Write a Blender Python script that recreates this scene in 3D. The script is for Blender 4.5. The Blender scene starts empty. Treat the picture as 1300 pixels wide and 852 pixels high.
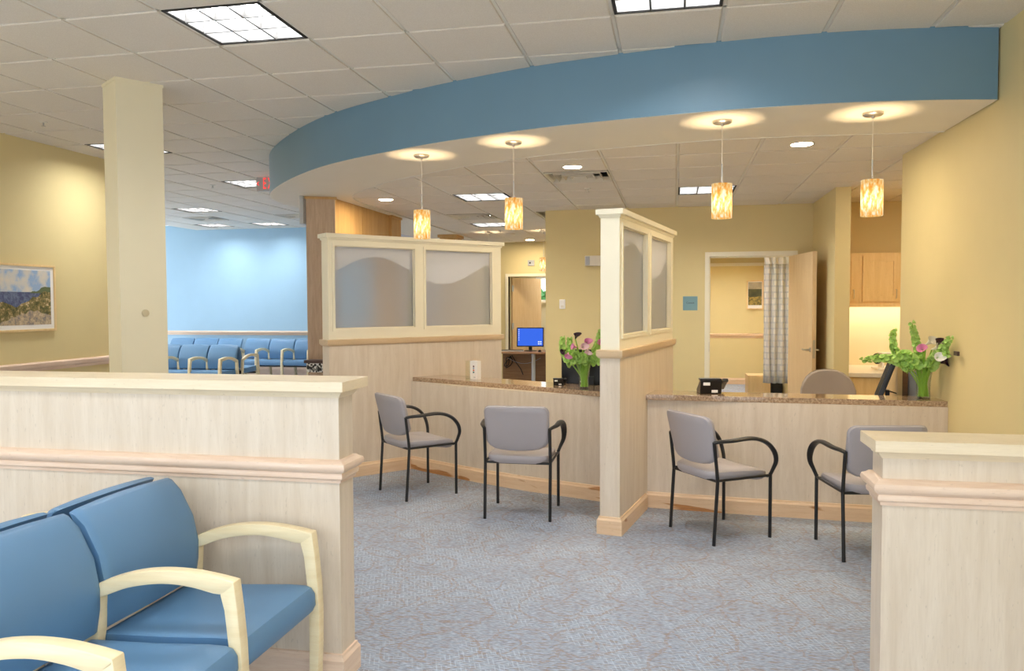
import bpy, bmesh, math, random
from mathutils import Vector, Matrix
random.seed(7)
PI = math.pi
scene = bpy.context.scene
COL = scene.collection

# ------------------------------------------------------------------ camera
EYE = 1.55
cam_d = bpy.data.cameras.new('camera')
cam_d.sensor_fit = 'HORIZONTAL'; cam_d.sensor_width = 36.0
cam_d.lens = 36.0 * 1001.8 / 1300.0
cam_d.clip_end = 100
cam = bpy.data.objects.new('camera', cam_d); COL.objects.link(cam)
R_ = (0.97940942, 0.2018465, -0.00389689); U_ = (-0.00423802, 0.03985461, 0.9991965); F_ = (-0.20183963, 0.97860595, -0.03988941)
cam.matrix_world = Matrix(((R_[0], U_[0], -F_[0], 0), (R_[1], U_[1], -F_[1], 0), (R_[2], U_[2], -F_[2], EYE), (0, 0, 0, 1)))
scene.camera = cam

# ------------------------------------------------------------------ world and exposure
TROFFER = 44.0      # ceiling troffer radiance
DAY = 2.65          # daylight through the room ends left open behind the camera and far left
CAN = 330.0
PENDANT_W = 50.0
world = bpy.data.worlds.new('daylight'); scene.world = world
world.use_nodes = True
bg = world.node_tree.nodes['Background']
bg.inputs[0].default_value = (0.87, 0.94, 1.0, 1); bg.inputs[1].default_value = DAY
scene.view_settings.view_transform = 'Standard'
scene.view_settings.look = 'None'
scene.view_settings.exposure = 0.0
scene.view_settings.gamma = 1.0
scene.view_settings.use_curve_mapping = False
try:
    scene.cycles.max_bounces = 10; scene.cycles.diffuse_bounces = 8; scene.cycles.sample_clamp_indirect = 6
    scene.cycles.transmission_bounces = 6; scene.cycles.transparent_max_bounces = 32; scene.cycles.caustics_reflective = False; scene.cycles.caustics_refractive = False
except Exception:
    pass

# ------------------------------------------------------------------ helpers
def srgb(r, g, b):
    f = lambda c: (c/255/12.92) if c/255 <= .04045 else ((c/255+.055)/1.055)**2.4
    return (f(r), f(g), f(b), 1)

class MB:
    def __init__(s): s.v = []; s.f = []
    def add(s, vs, fs, M=None):
        o = len(s.v)
        for p in vs: s.v.append(tuple(M @ Vector(p)) if M else tuple(p))
        for f in fs: s.f.append(tuple(o+i for i in f))
        return s
    def box(s, x0, x1, y0, y1, z0, z1, M=None):
        return s.add([(x0,y0,z0),(x1,y0,z0),(x1,y1,z0),(x0,y1,z0),(x0,y0,z1),(x1,y0,z1),(x1,y1,z1),(x0,y1,z1)],
                     [(0,3,2,1),(4,5,6,7),(0,1,5,4),(1,2,6,5),(2,3,7,6),(3,0,4,7)], M)
    def prism(s, poly, z0, z1, M=None):
        a = sum(poly[i][0]*poly[(i+1) % len(poly)][1]-poly[(i+1) % len(poly)][0]*poly[i][1] for i in range(len(poly)))
        if a < 0: poly = poly[::-1]
        n = len(poly)
        vs = [(p[0], p[1], z0) for p in poly]+[(p[0], p[1], z1) for p in poly]
        fs = [tuple(range(n))[::-1], tuple(range(n, 2*n))]+[(i, (i+1) % n, n+(i+1) % n, n+i) for i in range(n)]
        return s.add(vs, fs, M)
    def profx(s, poly, x0, x1, M=None):          # polygon in (y,z) extruded along x
        return s.prism(poly, x0, x1, (M or Matrix())@Matrix(((0,0,1,0),(1,0,0,0),(0,1,0,0),(0,0,0,1))))
    def loops(s, rings, closed_ring=True, cap0=True, cap1=True, M=None):
        n = len(rings[0]); vs = [p for r in rings for p in r]; fs = []
        for i in range(len(rings)-1):
            for j in range(n if closed_ring else n-1):
                k = (j+1) % n
                fs.append((i*n+j, i*n+k, (i+1)*n+k, (i+1)*n+j))
        if cap0: fs.append(tuple(range(n))[::-1])
        if cap1: fs.append(tuple((len(rings)-1)*n+j for j in range(n)))
        return s.add(vs, fs, M)
    def tube(s, pts, r, n=8, M=None, flat=None):
        pts = [Vector(p) for p in pts]; rings = []
        up = None
        for i, p in enumerate(pts):
            t = (pts[min(i+1, len(pts)-1)]-pts[max(i-1, 0)]).normalized()
            if up is None:
                up = Vector((0,0,1)) if abs(t.z) < .9 else Vector((0,1,0))
            a = t.cross(up)
            if a.length < 1e-4: a = t.cross(Vector((1,0,0)))
            a.normalize(); b = a.cross(t).normalized(); up = b
            rr = r[i] if isinstance(r, (list, tuple)) else r
            ra, rb = rr if isinstance(rr, tuple) else (rr, rr)
            rings.append([tuple(p+a*ra*math.cos(2*PI*k/n)+b*rb*math.sin(2*PI*k/n)) for k in range(n)])
        return s.loops(rings, M=M)
    def lathe(s, prof, n=16, M=None, cap0=True, cap1=True):
        rings = [[(r*math.cos(2*PI*k/n), r*math.sin(2*PI*k/n), z) for k in range(n)] for r, z in prof]
        return s.loops(rings, cap0=cap0, cap1=cap1, M=M)
    def sweep(s, path, prof, side=1):
        """closed profile [(out,z)...] swept along an open XY path with mitred corners; side=1 offsets to the right of travel"""
        P = [Vector((p[0], p[1])) for p in path]; rings = []
        nrm = []
        for i in range(len(P)-1):
            d = (P[i+1]-P[i]).normalized(); nrm.append(Vector((d.y, -d.x))*side)
        for i, p in enumerate(P):
            if i == 0: m = nrm[0]; k = 1
            elif i == len(P)-1: m = nrm[-1]; k = 1
            else:
                m = (nrm[i-1]+nrm[i]).normalized(); k = 1/max(.3, m.dot(nrm[i]))
            rings.append([(p.x+m.x*o*k, p.y+m.y*o*k, z) for o, z in prof])
        return s.loops(rings)
    def build(s, name, mat, parent=None, bevel=0, seg=2, smooth=None, local=False, angle=30):
        me = bpy.data.meshes.new(name)
        if parent is not None and not local:
            l = Vector(parent.location); off = l
            if parent.parent is not None: off = off+Vector(parent.parent.location)
            o_loc = Vector((0,0,0))
        elif parent is None:
            xs = [v[0] for v in s.v]; ys = [v[1] for v in s.v]; zs = [v[2] for v in s.v]
            off = Vector(((min(xs)+max(xs))/2, (min(ys)+max(ys))/2, min(zs))) if not local else Vector((0,0,0))
            o_loc = off
        else:
            off = Vector((0,0,0)); o_loc = off
        me.from_pydata([tuple(Vector(v)-off) for v in s.v], [], s.f)
        bm = bmesh.new(); bm.from_mesh(me)
        bmesh.ops.recalc_face_normals(bm, faces=bm.faces)
        if bevel:
            ed = [e for e in bm.edges if len(e.link_faces) == 2 and e.calc_face_angle(0) > math.radians(angle)]
            bmesh.ops.bevel(bm, geom=ed, offset=bevel, offset_type='OFFSET', segments=seg, profile=.5, affect='EDGES', clamp_overlap=True)
        if smooth is None: smooth = bool(bevel)
        if smooth:
            for f in bm.faces: f.smooth = True
            for e in bm.edges:
                if len(e.link_faces) == 2 and e.calc_face_angle(0) > math.radians(38): e.smooth = False
        bm.to_mesh(me); bm.free()
        if mat: me.materials.append(mat)
        o = bpy.data.objects.new(name, me); COL.objects.link(o)
        if parent is not None: o.parent = parent
        o.location = o_loc
        if bevel:
            wn_ = o.modifiers.new('even shading', 'WEIGHTED_NORMAL'); wn_.keep_sharp = True
        return o

def curve(P, k=4):
    out = []
    for i in range(len(P)-1):
        a, b, c, d = P[max(i-1, 0)], P[i], P[i+1], P[min(i+2, len(P)-1)]
        for j in range(k):
            t = j/k
            out.append(tuple(.5*((2*b[n])+(-a[n]+c[n])*t+(2*a[n]-5*b[n]+4*c[n]-d[n])*t*t+(-a[n]+3*b[n]-3*c[n]+d[n])*t**3) for n in range(len(b))))
    out.append(tuple(P[-1])); return out
def inst(src, name, parent, loc=(0,0,0), rot=(0,0,0)):
    o = bpy.data.objects.new(name, src.data if hasattr(src, 'data') else src); COL.objects.link(o)
    o.parent = parent; o.location = loc; o.rotation_euler = rot
    return o
def thing(name, label, cat, loc, rz=0, group=None):
    o = bpy.data.objects.new(name, None); COL.objects.link(o)
    o.empty_display_size = .1
    o.location = loc; o.rotation_euler = (0,0,rz); o['label'] = label; o['category'] = cat
    if group: o['group'] = group
    return o
def tag(o, label, cat, group=None):
    o['label'] = label; o['category'] = cat
    if group: o['group'] = group
    return o
def struct(o, label, cat=None):
    o['kind'] = 'structure'; o['label'] = label
    if cat: o['category'] = cat
    return o
def T(x, y, z, rz=0): return Matrix.Translation((x, y, z))@Matrix.Rotation(rz, 4, 'Z')

def lbl_text(parent, txt, size, loc, rot, mat, name='lettering', ext=.0015, sp=1.0):
    c = bpy.data.curves.new(name, 'FONT'); c.body = txt; c.size = size; c.extrude = ext
    c.space_character = sp; c.align_x = 'CENTER'; c.align_y = 'CENTER'; c.materials.append(mat)
    f = bpy.data.objects.new('font_source', c); COL.objects.link(f)
    bpy.context.view_layer.update()
    me = bpy.data.meshes.new_from_object(f.evaluated_get(bpy.context.evaluated_depsgraph_get()))
    bpy.data.objects.remove(f); me.name = name
    if not me.materials: me.materials.append(mat)
    o = bpy.data.objects.new(name, me); COL.objects.link(o); o.parent = parent; o.location = loc; o.rotation_euler = rot
    return o

# ------------------------------------------------------------------ materials
def newmat(name):
    m = bpy.data.materials.new(name); m.use_nodes = True
    nt = m.node_tree; return m, nt, nt.nodes['Principled BSDF']
def N(nt, t, **kw):
    n = nt.nodes.new(t)
    for k, v in kw.items():
        if k.startswith('i_'): n.inputs[k[2:].replace('_', ' ')].default_value = v
        else: setattr(n, k, v)
    return n
def coords(nt, scale=(1,1,1), rot=(0,0,0), kind='Object'):
    tc = N(nt, 'ShaderNodeTexCoord'); mp = N(nt, 'ShaderNodeMapping')
    mp.inputs['Scale'].default_value = scale; mp.inputs['Rotation'].default_value = rot
    nt.links.new(tc.outputs[kind], mp.inputs['Vector']); return mp.outputs['Vector']
def noise(nt, vec, scale=5, detail=3, rough=.5, dist=0):
    n = N(nt, 'ShaderNodeTexNoise'); n.inputs['Scale'].default_value = scale; n.inputs['Detail'].default_value = detail
    n.inputs['Roughness'].default_value = rough; n.inputs['Distortion'].default_value = dist
    nt.links.new(vec, n.inputs['Vector']); return n.outputs['Fac']
def ramp(nt, fac, stops):
    r = N(nt, 'ShaderNodeValToRGB'); e = r.color_ramp.elements
    e[0].position, e[0].color = stops[0]; e[1].position, e[1].color = stops[-1]
    for p, c in stops[1:-1]:
        k = e.new(p); k.color = c
    nt.links.new(fac, r.inputs['Fac']); return r.outputs['Color']
def mixc(nt, fac, a, b, mode='MIX'):
    m = N(nt, 'ShaderNodeMix', data_type='RGBA', blend_type=mode)
    for sock, v in ((m.inputs[0], fac), (m.inputs[6], a), (m.inputs[7], b)):
        if hasattr(v, 'default_value') or hasattr(v, 'is_output'): nt.links.new(v, sock)
        else: sock.default_value = v
    return m.outputs[2]
def math_(nt, op, a, b=0, c=0):
    m = N(nt, 'ShaderNodeMath', operation=op)
    for i, v in enumerate((a, b, c)):
        if hasattr(v, 'is_output'): nt.links.new(v, m.inputs[i])
        else: m.inputs[i].default_value = v
    return m.outputs[0]
def bump(nt, bs, h, strength=.2, dist=.002):
    b = N(nt, 'ShaderNodeBump'); b.inputs['Strength'].default_value = strength; b.inputs['Distance'].default_value = dist
    nt.links.new(h, b.inputs['Height']); nt.links.new(b.outputs['Normal'], bs.inputs['Normal'])
def plain(name, col, rough=.5, metal=0, var=.04, bumpy=0, bscale=300, spec=None, coat=0):
    m, nt, bs = newmat(name)
    v = coords(nt)
    n = noise(nt, v, 3, 3)
    c0 = tuple(max(0, x*(1-var)) for x in col[:3])+(1,); c1 = tuple(min(1, x*(1+var)) for x in col[:3])+(1,)
    nt.links.new(ramp(nt, n, [(.3, c0), (.7, c1)]), bs.inputs['Base Color'])
    bs.inputs['Roughness'].default_value = rough; bs.inputs['Metallic'].default_value = metal
    if spec is not None: bs.inputs['Specular IOR Level'].default_value = spec
    if coat: bs.inputs['Coat Weight'].default_value = coat
    if bumpy: bump(nt, bs, noise(nt, v, bscale, 2), bumpy)
    return m
def wood(name, c_lo, c_hi, rough=.4, axis='z', sc=1.0, heart=None, pores=True):
    m, nt, bs = newmat(name)
    along = {'z': (9, 9, .8), 'h': (1.2, 1.2, 16)}[axis]
    v = coords(nt, tuple(a*sc for a in along))
    g = noise(nt, v, 2.2, 5, .6, .6)
    fine = noise(nt, coords(nt, tuple(a*sc*6 for a in along)), 3, 2)
    col = ramp(nt, g, [(.28, c_lo), (.72, c_hi)])
    dark = tuple(x*.86 for x in c_lo[:3])+(1,)
    col = mixc(nt, math_(nt, 'MULTIPLY', ramp(nt, fine, [(.5, (0,0,0,1)), (.75, (1,1,1,1))]), .25), col, dark)
    if pores:
        p = noise(nt, coords(nt, (70, 70, 22) if axis == 'z' else (22, 22, 90)), 1.6, 1)
        col = mixc(nt, math_(nt, 'MULTIPLY', ramp(nt, p, [(.69, (0,0,0,1)), (.76, (1,1,1,1))]), .3), col, tuple(x*.6 for x in c_lo[:3])+(1,))
    if heart:
        h = noise(nt, coords(nt, (.8, .8, 7)), 1.3, 3, .5, .8)
        rings = noise(nt, coords(nt, (1.5, 1.5, 40)), 3, 3, .6, 1.2)
        hc = ramp(nt, rings, [(.35, tuple(x*.7 for x in heart[:3])+(1,)), (.65, heart)])
        col = mixc(nt, ramp(nt, h, [(.565, (0,0,0,1)), (.59, (1,1,1,1))]), col, hc)
    nt.links.new(col, bs.inputs['Base Color'])
    bs.inputs['Roughness'].default_value = rough
    bump(nt, bs, g, .06, .001)
    return m
def emis(name, col, s):
    m = bpy.data.materials.new(name); m.use_nodes = True; nt = m.node_tree
    nt.nodes.remove(nt.nodes['Principled BSDF'])
    e = N(nt, 'ShaderNodeEmission'); e.inputs[0].default_value = col; e.inputs[1].default_value = s
    nt.links.new(e.outputs[0], nt.nodes['Material Output'].inputs[0]); return m

YEL = srgb(223, 205, 152)
M = {}
M['yellow'] = plain('yellow wall paint', YEL, .62, var=.015, bumpy=.05, bscale=180)
M['cream_wall'] = plain('pale cream wall paint', srgb(232, 222, 190), .6, var=.015, bumpy=.05, bscale=180)
M['column'] = plain('light buff paint', srgb(230, 220, 190), .6, var=.015, bumpy=.05, bscale=180)
M['teal'] = plain('teal blue fascia paint', srgb(108, 142, 164), .36, var=.02, bumpy=.04, bscale=160)
M['skyblue'] = plain('sky blue wall paint', srgb(160, 196, 222), .5, var=.015, bumpy=.04, bscale=160)
M['white'] = plain('white drywall paint', srgb(236, 230, 216), .6, var=.012, bumpy=.04, bscale=180)
M['trimwhite'] = plain('ivory lacquer', srgb(240, 232, 208), .4, var=.012)
M['maple'] = wood('pale maple laminate', srgb(211, 195, 175), srgb(226, 213, 196), .42)
M['maple_warm'] = wood('warm maple veneer', srgb(184, 142, 84), srgb(200, 162, 104), .42)
M['maple_tan'] = wood('tan ribbed veneer', srgb(176, 150, 124), srgb(200, 174, 148), .45, sc=2.2)
M['maple_h'] = wood('maple edge band', srgb(226, 208, 176), srgb(240, 225, 198), .38, axis='h')
M['ash'] = wood('pinkish ash moulding', srgb(224, 194, 170), srgb(240, 218, 198), .38, axis='h')
M['ash_heart'] = wood('ash baseboard with heartwood', srgb(222, 188, 150), srgb(236, 208, 176), .38, axis='h', heart=srgb(196, 138, 84))
M['birch'] = wood('clear birch frame', srgb(234, 214, 170), srgb(244, 229, 192), .36, axis='h', pores=False)
M['cabinet'] = wood('honey maple cabinet', srgb(228, 196, 138), srgb(240, 212, 160), .4)
M['doorwood'] = wood('maple door veneer', srgb(218, 186, 140), srgb(230, 202, 160), .42, sc=1.5)
M['blue_vinyl'] = plain('blue vinyl', srgb(96, 138, 178), .42, var=.04, bumpy=.12, bscale=420)
M['grey_vinyl'] = plain('warm grey upholstery', srgb(172, 167, 172), .55, var=.03, bumpy=.1, bscale=500)
M['taupe'] = plain('taupe upholstery', srgb(162, 150, 141), .8, var=.05, bumpy=.2, bscale=600)
M['black'] = plain('black powder coat', srgb(22, 22, 25), .38, var=.1)
M['blackplastic'] = plain('black plastic', srgb(18, 18, 20), .3, var=.1)
M['nickel'] = plain('brushed nickel', srgb(190, 184, 176), .32, metal=1, var=.03)
M['steel'] = plain('painted steel grey', srgb(176, 178, 182), .4, var=.03)
M['louver'] = plain('semi specular louver', srgb(84, 84, 84), .45, var=.01)
M['grid'] = plain('white ceiling grid', srgb(226, 222, 212), .45, var=.01)
M['dark'] = plain('dark recess', srgb(34, 32, 30), .7, var=.1)
M['plastic'] = plain('off white plastic', srgb(228, 220, 205), .45, var=.02)
M['desk'] = wood('brown desk laminate', srgb(140, 104, 72), srgb(164, 126, 90), .4, axis='h')
M['lobby_white'] = plain('paper white', srgb(246, 244, 240), .5, var=.01)
M['ventmetal'] = plain('white enamelled vent', srgb(214, 208, 196), .35, var=.02)
M['plum'] = plain('dark plum petal', srgb(52, 16, 34), .5, var=.2)
M['pink'] = plain('pink petal', srgb(228, 150, 190), .5, var=.12)
M['palepink'] = plain('pale pink petal', srgb(245, 212, 216), .5, var=.08)
M['ivory'] = plain('ivory petal', srgb(244, 238, 218), .5, var=.05)
M['stem'] = plain('green flower stem', srgb(150, 190, 70), .5, var=.15)
M['bell'] = plain('lime green calyx', srgb(176, 212, 112), .55, var=.22)
M['redplastic'] = plain('red plastic', srgb(200, 40, 36), .4)
M['plaque'] = plain('blue grey plaque', srgb(120, 158, 168), .5, var=.02)
M['navy'] = plain('dark brown slab', srgb(70, 50, 48), .35)
M['tower'] = plain('silver grey case', srgb(150, 158, 168), .4)
M['leafgreen'] = plain('outdoor foliage green', srgb(96, 150, 90), .7, var=.3)

def ceil_tile():
    m, nt, bs = newmat('mineral fibre ceiling tile')
    v = coords(nt)
    f = noise(nt, v, 160, 2); c = noise(nt, v, 900, 1)
    col = ramp(nt, f, [(.3, srgb(222, 214, 202)), (.65, srgb(232, 225, 214))])
    col = mixc(nt, math_(nt, 'MULTIPLY', ramp(nt, c, [(.62, (0,0,0,1)), (.72, (1,1,1,1))]), .35), col, srgb(180, 172, 160))
    nt.links.new(col, bs.inputs['Base Color']); bs.inputs['Roughness'].default_value = .85
    bump(nt, bs, f, .25, .002); return m
M['tile'] = ceil_tile()

def carpet():
    m, nt, bs = newmat('patterned loop carpet')
    v = coords(nt)
    st = noise(nt, coords(nt, (40, 190, 1)), 1, 3)
    base = ramp(nt, st, [(.34, srgb(130, 136, 150)), (.5, srgb(154, 164, 182)), (.66, srgb(174, 186, 206))])
    br = noise(nt, coords(nt, (16, 110, 1)), 1, 3)
    base = mixc(nt, math_(nt, 'MULTIPLY', ramp(nt, br, [(.54, (0,0,0,1)), (.61, (1,1,1,1))]), .7), base, srgb(146, 130, 118))
    # short slanted dashes, alternating direction in a block weave
    sep = N(nt, 'ShaderNodeSeparateXYZ'); nt.links.new(v, sep.inputs[0])
    x, y = sep.outputs[0], sep.outputs[1]
    chk = N(nt, 'ShaderNodeTexChecker'); chk.inputs['Scale'].default_value = 20.0
    nt.links.new(v, chk.inputs['Vector'])
    d1 = math_(nt, 'SINE', math_(nt, 'MULTIPLY', math_(nt, 'ADD', x, math_(nt, 'MULTIPLY', y, .35)), 290))
    d2 = math_(nt, 'SINE', math_(nt, 'MULTIPLY', math_(nt, 'SUBTRACT', y, math_(nt, 'MULTIPLY', x, .45)), 290))
    mx = N(nt, 'ShaderNodeMix', data_type='FLOAT'); nt.links.new(chk.outputs['Fac'], mx.inputs[0]); nt.links.new(d1, mx.inputs[2]); nt.links.new(d2, mx.inputs[3])
    patch = noise(nt, v, 3.1, 2)
    dm = math_(nt, 'MULTIPLY', ramp(nt, mx.outputs[0], [(.45, (0,0,0,1)), (.75, (1,1,1,1))]), ramp(nt, patch, [(.46, (0,0,0,1)), (.56, (1,1,1,1))]))
    base = mixc(nt, math_(nt, 'MULTIPLY', dm, .36), base, srgb(190, 208, 226))
    # brown loops
    wv = N(nt, 'ShaderNodeVectorMath', operation='ADD')
    nz = N(nt, 'ShaderNodeTexNoise'); nz.inputs['Scale'].default_value = 3.5; nt.links.new(v, nz.inputs['Vector'])
    sc = N(nt, 'ShaderNodeVectorMath', operation='SCALE'); sc.inputs['Scale'].default_value = .22
    nt.links.new(nz.outputs['Color'], sc.inputs[0]); nt.links.new(v, wv.inputs[0]); nt.links.new(sc.outputs[0], wv.inputs[1])
    lp = None
    for s_, r_ in ((2.3, .40), (3.4, .33)):
        vo = N(nt, 'ShaderNodeTexVoronoi', voronoi_dimensions='2D'); vo.inputs['Scale'].default_value = s_
        nt.links.new(wv.outputs[0], vo.inputs['Vector'])
        ring = math_(nt, 'LESS_THAN', math_(nt, 'ABSOLUTE', math_(nt, 'SUBTRACT', vo.outputs['Distance'], r_)), .020)
        lp = ring if lp is None else math_(nt, 'MAXIMUM', lp, ring)
    brk = noise(nt, coords(nt, (60, 60, 1)), 1, 2)
    lp = math_(nt, 'MULTIPLY', lp, ramp(nt, brk, [(.38, (0,0,0,1)), (.55, (1,1,1,1))]))
    base = mixc(nt, math_(nt, 'MULTIPLY', lp, .5), base, srgb(152, 130, 112))
    nt.links.new(base, bs.inputs['Base Color']); bs.inputs['Roughness'].default_value = .95
    bs.inputs['Specular IOR Level'].default_value = .15
    bump(nt, bs, noise(nt, v, 260, 2), .5, .004); return m
M['carpet'] = carpet()

def stone():
    m, nt, bs = newmat('brown speckled countertop')
    v = coords(nt)
    a = noise(nt, v, 70, 4, .7); b = noise(nt, v, 210, 2)
    col = ramp(nt, a, [(.32, srgb(126, 102, 82)), (.5, srgb(168, 142, 116)), (.68, srgb(202, 180, 154))])
    col = mixc(nt, math_(nt, 'MULTIPLY', ramp(nt, b, [(.6, (0,0,0,1)), (.68, (1,1,1,1))]), .6), col, srgb(104, 82, 64))
    nt.links.new(col, bs.inputs['Base Color']); bs.inputs['Roughness'].default_value = .12
    bs.inputs['Coat Weight'].default_value = .4; bs.inputs['Coat Roughness'].default_value = .05
    return m
M['stone'] = stone()

def frosted():
    """sand-blasted glass; above a wavy line the blasting is denser"""
    m = bpy.data.materials.new('etched frosted glass'); m.use_nodes = True; nt = m.node_tree
    bs = nt.nodes['Principled BSDF']
    bs.inputs['Base Color'].default_value = (.93, .95, .95, 1); bs.inputs['Roughness'].default_value = .30
    bs.inputs['Transmission Weight'].default_value = 1; bs.inputs['IOR'].default_value = 1.25
    tl = N(nt, 'ShaderNodeBsdfTranslucent'); tl.inputs[0].default_value = (.90, .90, .92, 1)
    df = N(nt, 'ShaderNodeBsdfDiffuse'); df.inputs[0].default_value = (.84, .84, .86, 1)
    w = N(nt, 'ShaderNodeMixShader'); w.inputs[0].default_value = .5
    nt.links.new(tl.outputs[0], w.inputs[1]); nt.links.new(df.outputs[0], w.inputs[2])
    sep = N(nt, 'ShaderNodeSeparateXYZ'); tc = N(nt, 'ShaderNodeTexCoord'); nt.links.new(tc.outputs['Object'], sep.inputs[0])
    s, z = sep.outputs[0], sep.outputs[2]
    line = math_(nt, 'ADD', math_(nt, 'MULTIPLY', math_(nt, 'COSINE', math_(nt, 'MULTIPLY', math_(nt, 'SUBTRACT', s, .48), 4.35)), .12), 1.865)
    up = math_(nt, 'GREATER_THAN', z, line)
    fac = math_(nt, 'ADD', math_(nt, 'MULTIPLY', up, .55), .28)
    mx = N(nt, 'ShaderNodeMixShader'); nt.links.new(fac, mx.inputs[0])
    nt.links.new(bs.outputs[0], mx.inputs[1]); nt.links.new(w.outputs[0], mx.inputs[2])
    nt.links.new(mx.outputs[0], nt.nodes['Material Output'].inputs[0]); return m
M['frosted'] = frosted()
def clear_glass():
    m = bpy.data.materials.new('clear thin glass'); m.use_nodes = True; nt = m.node_tree
    nt.nodes.remove(nt.nodes['Principled BSDF'])
    tr = N(nt, 'ShaderNodeBsdfTransparent'); tr.inputs[0].default_value = (.95, .98, .95, 1)
    gl = N(nt, 'ShaderNodeBsdfGlossy'); gl.inputs['Roughness'].default_value = .02
    fz = N(nt, 'ShaderNodeFresnel'); fz.inputs['IOR'].default_value = 1.35
    mx = N(nt, 'ShaderNodeMixShader'); nt.links.new(math_(nt, 'MULTIPLY', fz.outputs[0], .3), mx.inputs[0])
    nt.links.new(tr.outputs[0], mx.inputs[1]); nt.links.new(gl.outputs[0], mx.inputs[2])
    nt.links.new(mx.outputs[0], nt.nodes['Material Output'].inputs[0]); return m
M['glass'] = clear_glass()
def shade_mat():
    m = bpy.data.materials.new('amber mottled art glass lit from inside'); m.use_nodes = True; nt = m.node_tree
    nt.nodes.remove(nt.nodes['Principled BSDF'])
    v = coords(nt, (1, 1, .35))
    a = noise(nt, v, 56, 3, .6)
    zc = N(nt, 'ShaderNodeSeparateXYZ'); tc = N(nt, 'ShaderNodeTexCoord'); nt.links.new(tc.outputs['Object'], zc.inputs[0])
    col = ramp(nt, a, [(.36, (.90, .34, .05, 1)), (.50, (1, .60, .19, 1)), (.64, (1, .90, .62, 1))])
    q = math_(nt, 'ABSOLUTE', math_(nt, 'ADD', zc.outputs[2], .012))      # brightest beside the bulb
    st = math_(nt, 'ADD', math_(nt, 'MULTIPLY', math_(nt, 'POWER', 2.718, math_(nt, 'MULTIPLY', math_(nt, 'MULTIPLY', q, q), -230)), 1.05), .85)
    e = N(nt, 'ShaderNodeEmission'); nt.links.new(col, e.inputs[0]); nt.links.new(st, e.inputs[1])
    nt.links.new(e.outputs[0], nt.nodes['Material Output'].inputs[0]); return m
M['shade'] = shade_mat()
M['bulb'] = emis('warm bulb', (1, .86, .62, 1), 14)
M['lamp_panel'] = emis('fluorescent lamp panel', (1, .985, .96, 1), TROFFER)
M['can_lamp'] = emis('downlight lamp', (1, .84, .61, 1), CAN)
M['strip'] = emis('under cabinet strip', (1, .92, .74, 1), 16)
M['red_led'] = emis('red exit letters', (1, .06, .05, 1), 1.6)
M['screen_blue'] = emis('blue desktop screen', (.05, .16, .86, 1), 1.0)
M['icon'] = emis('screen icons', (.75, .85, 1, 1), 1.1)

def painting(kind):
    m, nt, bs = newmat('landscape painting '+kind)
    tc = N(nt, 'ShaderNodeTexCoord'); sep = N(nt, 'ShaderNodeSeparateXYZ'); nt.links.new(tc.outputs['Generated'], sep.inputs[0])
    u = sep.outputs[1] if kind == 'coast' else sep.outputs[0]
    z = sep.outputs[2]
    v = tc.outputs['Object']
    cl = noise(nt, v, 7, 4); fl = noise(nt, v, 26, 4, .7); big = noise(nt, v, 5, 3)
    hue = N(nt, 'ShaderNodeTexNoise'); hue.inputs['Scale'].default_value = 34; nt.links.new(v, hue.inputs['Vector'])
    if kind == 'coast':
        sky = ramp(nt, cl, [(.40, srgb(150, 180, 216)), (.52, srgb(206, 206, 204)), (.68, srgb(226, 214, 196))])
        sea = ramp(nt, fl, [(.4, srgb(58, 70, 116)), (.65, srgb(104, 122, 156))])
        sand = ramp(nt, fl, [(.35, srgb(120, 116, 122)), (.55, srgb(190, 170, 140)), (.7, srgb(214, 196, 172))])
        bush = ramp(nt, fl, [(.34, srgb(52, 58, 30)), (.48, srgb(104, 100, 58)), (.58, srgb(150, 130, 84)), (.66, srgb(226, 206, 176))])
        wob = math_(nt, 'MULTIPLY', math_(nt, 'SUBTRACT', big, .5), .30)
        col = mixc(nt, math_(nt, 'GREATER_THAN', z, .60), sea, sky)
        hill = math_(nt, 'MULTIPLY', math_(nt, 'GREATER_THAN', z, .58), math_(nt, 'LESS_THAN', z, math_(nt, 'ADD', math_(nt, 'SUBTRACT', math_(nt, 'MULTIPLY', u, .50), -.235), wob)))
        hill = math_(nt, 'MULTIPLY', hill, math_(nt, 'GREATER_THAN', u, .70))
        col = mixc(nt, hill, col, srgb(88, 104, 74))
        lim = math_(nt, 'ADD', math_(nt, 'ADD', math_(nt, 'MULTIPLY', math_(nt, 'ABSOLUTE', math_(nt, 'SUBTRACT', u, .50)), .55), .36), wob)
        col = mixc(nt, math_(nt, 'LESS_THAN', z, lim), col, bush)
        path = math_(nt, 'LESS_THAN', math_(nt, 'ADD', z, wob), math_(nt, 'SUBTRACT', .30, math_(nt, 'MULTIPLY', math_(nt, 'ABSOLUTE', math_(nt, 'SUBTRACT', u, .72)), .6)))
        col = mixc(nt, path, col, sand)
    else:
        sky = ramp(nt, cl, [(.35, srgb(150, 142, 126)), (.65, srgb(186, 174, 150))])
        hill = ramp(nt, big, [(.35, srgb(52, 56, 36)), (.65, srgb(92, 92, 54))])
        fld = ramp(nt, fl, [(.4, srgb(88, 84, 44)), (.6, srgb(176, 150, 74))])
        col = mixc(nt, math_(nt, 'GREATER_THAN', z, .70), hill, sky)
        col = mixc(nt, math_(nt, 'LESS_THAN', z, math_(nt, 'ADD', .22, math_(nt, 'MULTIPLY', big, .3))), col, fld)
    nt.links.new(col, bs.inputs['Base Color']); bs.inputs['Roughness'].default_value = .35
    bs.inputs['Coat Weight'].default_value = .6; bs.inputs['Coat Roughness'].default_value = .03
    return m
M['coast'] = painting('coast'); M['hills'] = painting('hills')

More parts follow.
